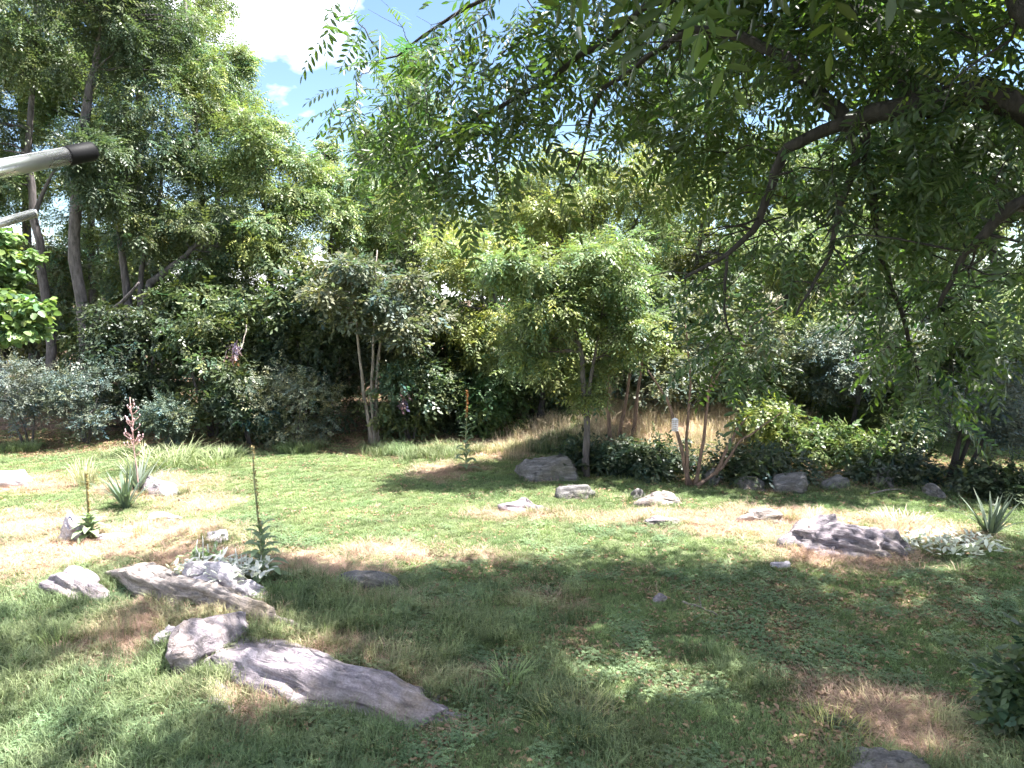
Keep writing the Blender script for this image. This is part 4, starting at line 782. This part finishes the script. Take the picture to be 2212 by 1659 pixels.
pole('metal_rod', 'thin bare metal rod below the capped pole at left', at(-420, 600, 1.2), at(75, 461, 1.45), .0085)

# ------------------------------------------------------------------ fallen sticks
rng = np.random.default_rng(600)
for i, (x0, y0, x1, y1, lab) in enumerate([(1475, 1302, 1550, 1332, 'thin pale fallen stick in the shaded lawn'), (1880, 1068, 2050, 1050, 'long thin fallen branch at the foot of the bank'), (1760, 1000, 1830, 1012, 'pale broken stick lying on the weedy bank'), (420, 1095, 385, 1078, 'short dark stick beside the grey rock at the yuccas')]):
    a, c = gnd(x0, y0), gnd(x1, y1); m = MB(); P = wobble((0, 0, .012), c - a + (0, 0, .015), 7, .05, rng); m.tube(P, np.linspace(.016, .008, 7), 6)
    m.tube(wobble(P[3], P[3] + (rng.uniform(-.1, .1), .12, .06), 4, .08, rng), np.linspace(.008, .003, 4), 5); o = m.build('fallen_stick', M_BARKPALE); o.location = a; tag(o, lab, 'stick', 'fallen sticks')

# ------------------------------------------------------------------ grass: points carrying small clumps
PROT = bpy.data.collections.new('grass_clumps')
def proto(i, name, mb):
    me = mb.mesh(name); me.materials.append(M_GRASS); o = bpy.data.objects.new('%02d_%s' % (i, name), me); PROT.objects.link(o)
rng = np.random.default_rng(700)
def fastblades(mb, n, r, h, wd, bend, spread, c0=.55, c1=1.25):
    a = rng.uniform(0, 6.283, n); rr = r * rng.random(n) ** .5; az = a + rng.normal(0, .9, n)
    for i in range(n):
        p = np.array((rr[i] * math.cos(a[i]), rr[i] * math.sin(a[i]), 0)); d = np.array((math.cos(az[i]), math.sin(az[i]), 0)); s = np.array((-d[1], d[0], 0)); L_ = h * rng.uniform(.5, 1.2); sp = spread * rng.uniform(.1, 1.3); bd = bend * rng.random()
        m1 = p + d * L_ * sp * .5 + (0, 0, L_ * .6); e = p + d * L_ * (sp + bd) + (0, 0, L_ * (1 - .4 * bd)); ww = wd * rng.uniform(.6, 1.2)
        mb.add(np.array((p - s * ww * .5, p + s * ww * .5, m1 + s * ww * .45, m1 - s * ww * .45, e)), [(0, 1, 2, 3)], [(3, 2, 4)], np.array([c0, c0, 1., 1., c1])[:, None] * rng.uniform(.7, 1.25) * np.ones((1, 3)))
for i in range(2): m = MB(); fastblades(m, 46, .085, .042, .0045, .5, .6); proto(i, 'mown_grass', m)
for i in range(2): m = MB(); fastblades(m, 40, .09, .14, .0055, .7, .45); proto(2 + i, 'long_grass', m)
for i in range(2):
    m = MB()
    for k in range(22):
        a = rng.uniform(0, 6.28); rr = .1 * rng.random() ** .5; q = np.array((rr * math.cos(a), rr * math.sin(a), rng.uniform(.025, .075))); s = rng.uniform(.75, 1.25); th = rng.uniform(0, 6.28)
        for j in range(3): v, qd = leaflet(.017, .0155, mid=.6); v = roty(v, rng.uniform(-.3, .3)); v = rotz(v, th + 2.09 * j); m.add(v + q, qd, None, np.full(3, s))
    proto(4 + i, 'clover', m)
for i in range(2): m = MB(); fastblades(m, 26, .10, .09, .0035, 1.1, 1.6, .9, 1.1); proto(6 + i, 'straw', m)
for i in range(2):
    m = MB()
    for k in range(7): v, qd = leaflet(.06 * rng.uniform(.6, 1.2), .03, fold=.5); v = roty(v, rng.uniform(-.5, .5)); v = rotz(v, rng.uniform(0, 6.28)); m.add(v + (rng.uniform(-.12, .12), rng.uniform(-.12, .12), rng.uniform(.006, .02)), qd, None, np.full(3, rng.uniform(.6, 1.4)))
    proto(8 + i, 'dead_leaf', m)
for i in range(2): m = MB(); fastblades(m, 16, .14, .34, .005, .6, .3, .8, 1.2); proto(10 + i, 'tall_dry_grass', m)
# scatter
pts = []
def scatter(n, y0, y1, wide):
    y = np.sqrt(rng.uniform(y0 ** 2, y1 ** 2, n)); x = rng.uniform(-1, 1, n) * y * wide; return x, y
x1, y1 = scatter(19000, 4.6, 9.0, .80); x2, y2 = scatter(42000, 9.0, 18.5, .80); x3, y3 = scatter(9000, 15, 26, .8)
x = np.concatenate((x1, x2, x3)); y = np.concatenate((y1, y2, y3))
keep = np.ones(len(x), bool)
for cx, cy_, a, bb, rz in FOOT:
    u = (x - cx) * math.cos(rz) + (y - cy_) * math.sin(rz); v = -(x - cx) * math.sin(rz) + (y - cy_) * math.cos(rz); keep &= (u / a) ** 2 + (v / bb) ** 2 > .42
x, y = x[keep], y[keep]; n = len(x)
ex, ey = [], []
for cx, cy_, a, bb, rz in FOOT:                 # tufts that grow against the stones
    if a < .14: continue
    k_ = int(26 * (a + bb)); th = rng.uniform(0, 6.283, k_); q_ = rng.uniform(.78, 1.1, k_); uu = a * np.cos(th) * q_; vv = bb * np.sin(th) * q_
    ex.append(cx + uu * math.cos(rz) - vv * math.sin(rz)); ey.append(cy_ + uu * math.sin(rz) + vv * math.cos(rz))
n0 = n; x = np.concatenate([x] + ex); y = np.concatenate([y] + ey); n = len(x)
dm, lm = dry_mask(x, y), litter_mask(x, y); u = rng.random(n); patch = fbm(x, y, .8); p2 = vnoise(x, y, 2.2)
fore = smooth(9.2, 7.0, y)
idx = np.zeros(n, int); scl = rng.uniform(.7, 1.25, n)
idx[(u < fore * .40 * smooth(.38, .6, patch + .28 * (x < -.8) - .22 * (x > .8))) ] = 2
idx[(rng.random(n) < .24 * smooth(.45, .62, p2) * (y < 11))] = 4
idx[(rng.random(n) < dm * .68)] = 6
bank = smooth(14.2, 15.5, y) * smooth(-.6, .3, x)
idx[(rng.random(n) < bank * .28 * (dm > .15))] = 10
edge = np.exp(-((y - 16.3) / .45) ** 2) * (x < 1.5); idx[(rng.random(n) < edge * .6 * smooth(.5, .65, vnoise(x, y, 1.1)))] = 2
dead = rng.random(n) < np.maximum(lm * .55, .05 + .06 * (y < 9.5)); idx[dead] = 8
idx[n0:] = np.where(rng.random(n - n0) < .6, 2, 6)
scl = np.where((idx == 2) & (np.arange(n) < n0), scl * np.where(y > 12, 1.6, 1.), scl)
idx = idx + rng.integers(0, 2, n)
k = idx // 2
col = np.zeros((n, 3)); base = {0: (.192, .252, .112), 1: (.165, .210, .105), 2: (.145, .205, .105), 3: (.45, .305, .245), 4: (.26, .17, .12), 5: (.50, .40, .29)}
for kk, c in base.items(): col[k == kk] = c
g = (k <= 2); mixd = (np.clip(dm * 1.1, 0, 1) * .75)[:, None]; drc = np.array((.40, .345, .21))
col = np.where(g[:, None], col * (1 - mixd) + drc * mixd, col)
hue = (fbm(x, y, 1.7) - .5)[:, None] * np.array((.5, .2, .2)); col = col * (1 + hue * g[:, None]) * rng.uniform(.75, 1.25, (n, 1)) * (.8 + .4 * vnoise(x, y, 3.3))[:, None]
co = np.stack((x, y, terrain(x, y) - .008 - .03 * (fbm(x, y, 6.) - .5)), -1)
gmesh = bpy.data.meshes.new('grass'); gmesh.vertices.add(n); gmesh.vertices.foreach_set('co', co.astype(np.float32).ravel())
def attr(nm, tp, key, val): a = gmesh.attributes.new(nm, tp, 'POINT'); a.data.foreach_set(key, val)
attr('idx', 'INT', 'value', idx.astype(np.int32)); attr('scl', 'FLOAT', 'value', scl.astype(np.float32))
rot = np.stack((rng.normal(0, .08, n), rng.normal(0, .08, n), rng.uniform(0, 6.283, n)), -1); attr('rot', 'FLOAT_VECTOR', 'vector', rot.astype(np.float32).ravel())
c4 = np.ones((n, 4), np.float32); c4[:, :3] = np.clip(col, .01, .85); attr('gcol', 'FLOAT_COLOR', 'color', c4.ravel())
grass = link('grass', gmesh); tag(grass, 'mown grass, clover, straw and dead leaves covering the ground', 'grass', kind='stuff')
ng = bpy.data.node_groups.new('grass_scatter', 'GeometryNodeTree')
ng.interface.new_socket('Geometry', in_out='INPUT', socket_type='NodeSocketGeometry'); ng.interface.new_socket('Geometry', in_out='OUTPUT', socket_type='NodeSocketGeometry')
gi, go = ng.nodes.new('NodeGroupInput'), ng.nodes.new('NodeGroupOutput')
ci = ng.nodes.new('GeometryNodeCollectionInfo'); ci.inputs['Collection'].default_value = PROT; ci.inputs['Separate Children'].default_value = True; ci.inputs['Reset Children'].default_value = True
iop = ng.nodes.new('GeometryNodeInstanceOnPoints'); iop.inputs['Pick Instance'].default_value = True
def named(nm, tp): q = ng.nodes.new('GeometryNodeInputNamedAttribute'); q.data_type = tp; q.inputs['Name'].default_value = nm; return q.outputs['Attribute']
ng.links.new(gi.outputs[0], iop.inputs['Points']); ng.links.new(ci.outputs[0], iop.inputs['Instance']); ng.links.new(named('idx', 'INT'), iop.inputs['Instance Index'])
e2r = ng.nodes.new('FunctionNodeEulerToRotation'); ng.links.new(named('rot', 'FLOAT_VECTOR'), e2r.inputs[0]); ng.links.new(e2r.outputs[0], iop.inputs['Rotation'])
ng.links.new(named('scl', 'FLOAT'), iop.inputs['Scale']); ng.links.new(iop.outputs[0], go.inputs[0])
md = grass.modifiers.new('scatter', 'NODES'); md.node_group = ng
print('TRIS', sum(len(m.loops) - 2 * len(m.polygons) for m in bpy.data.meshes))
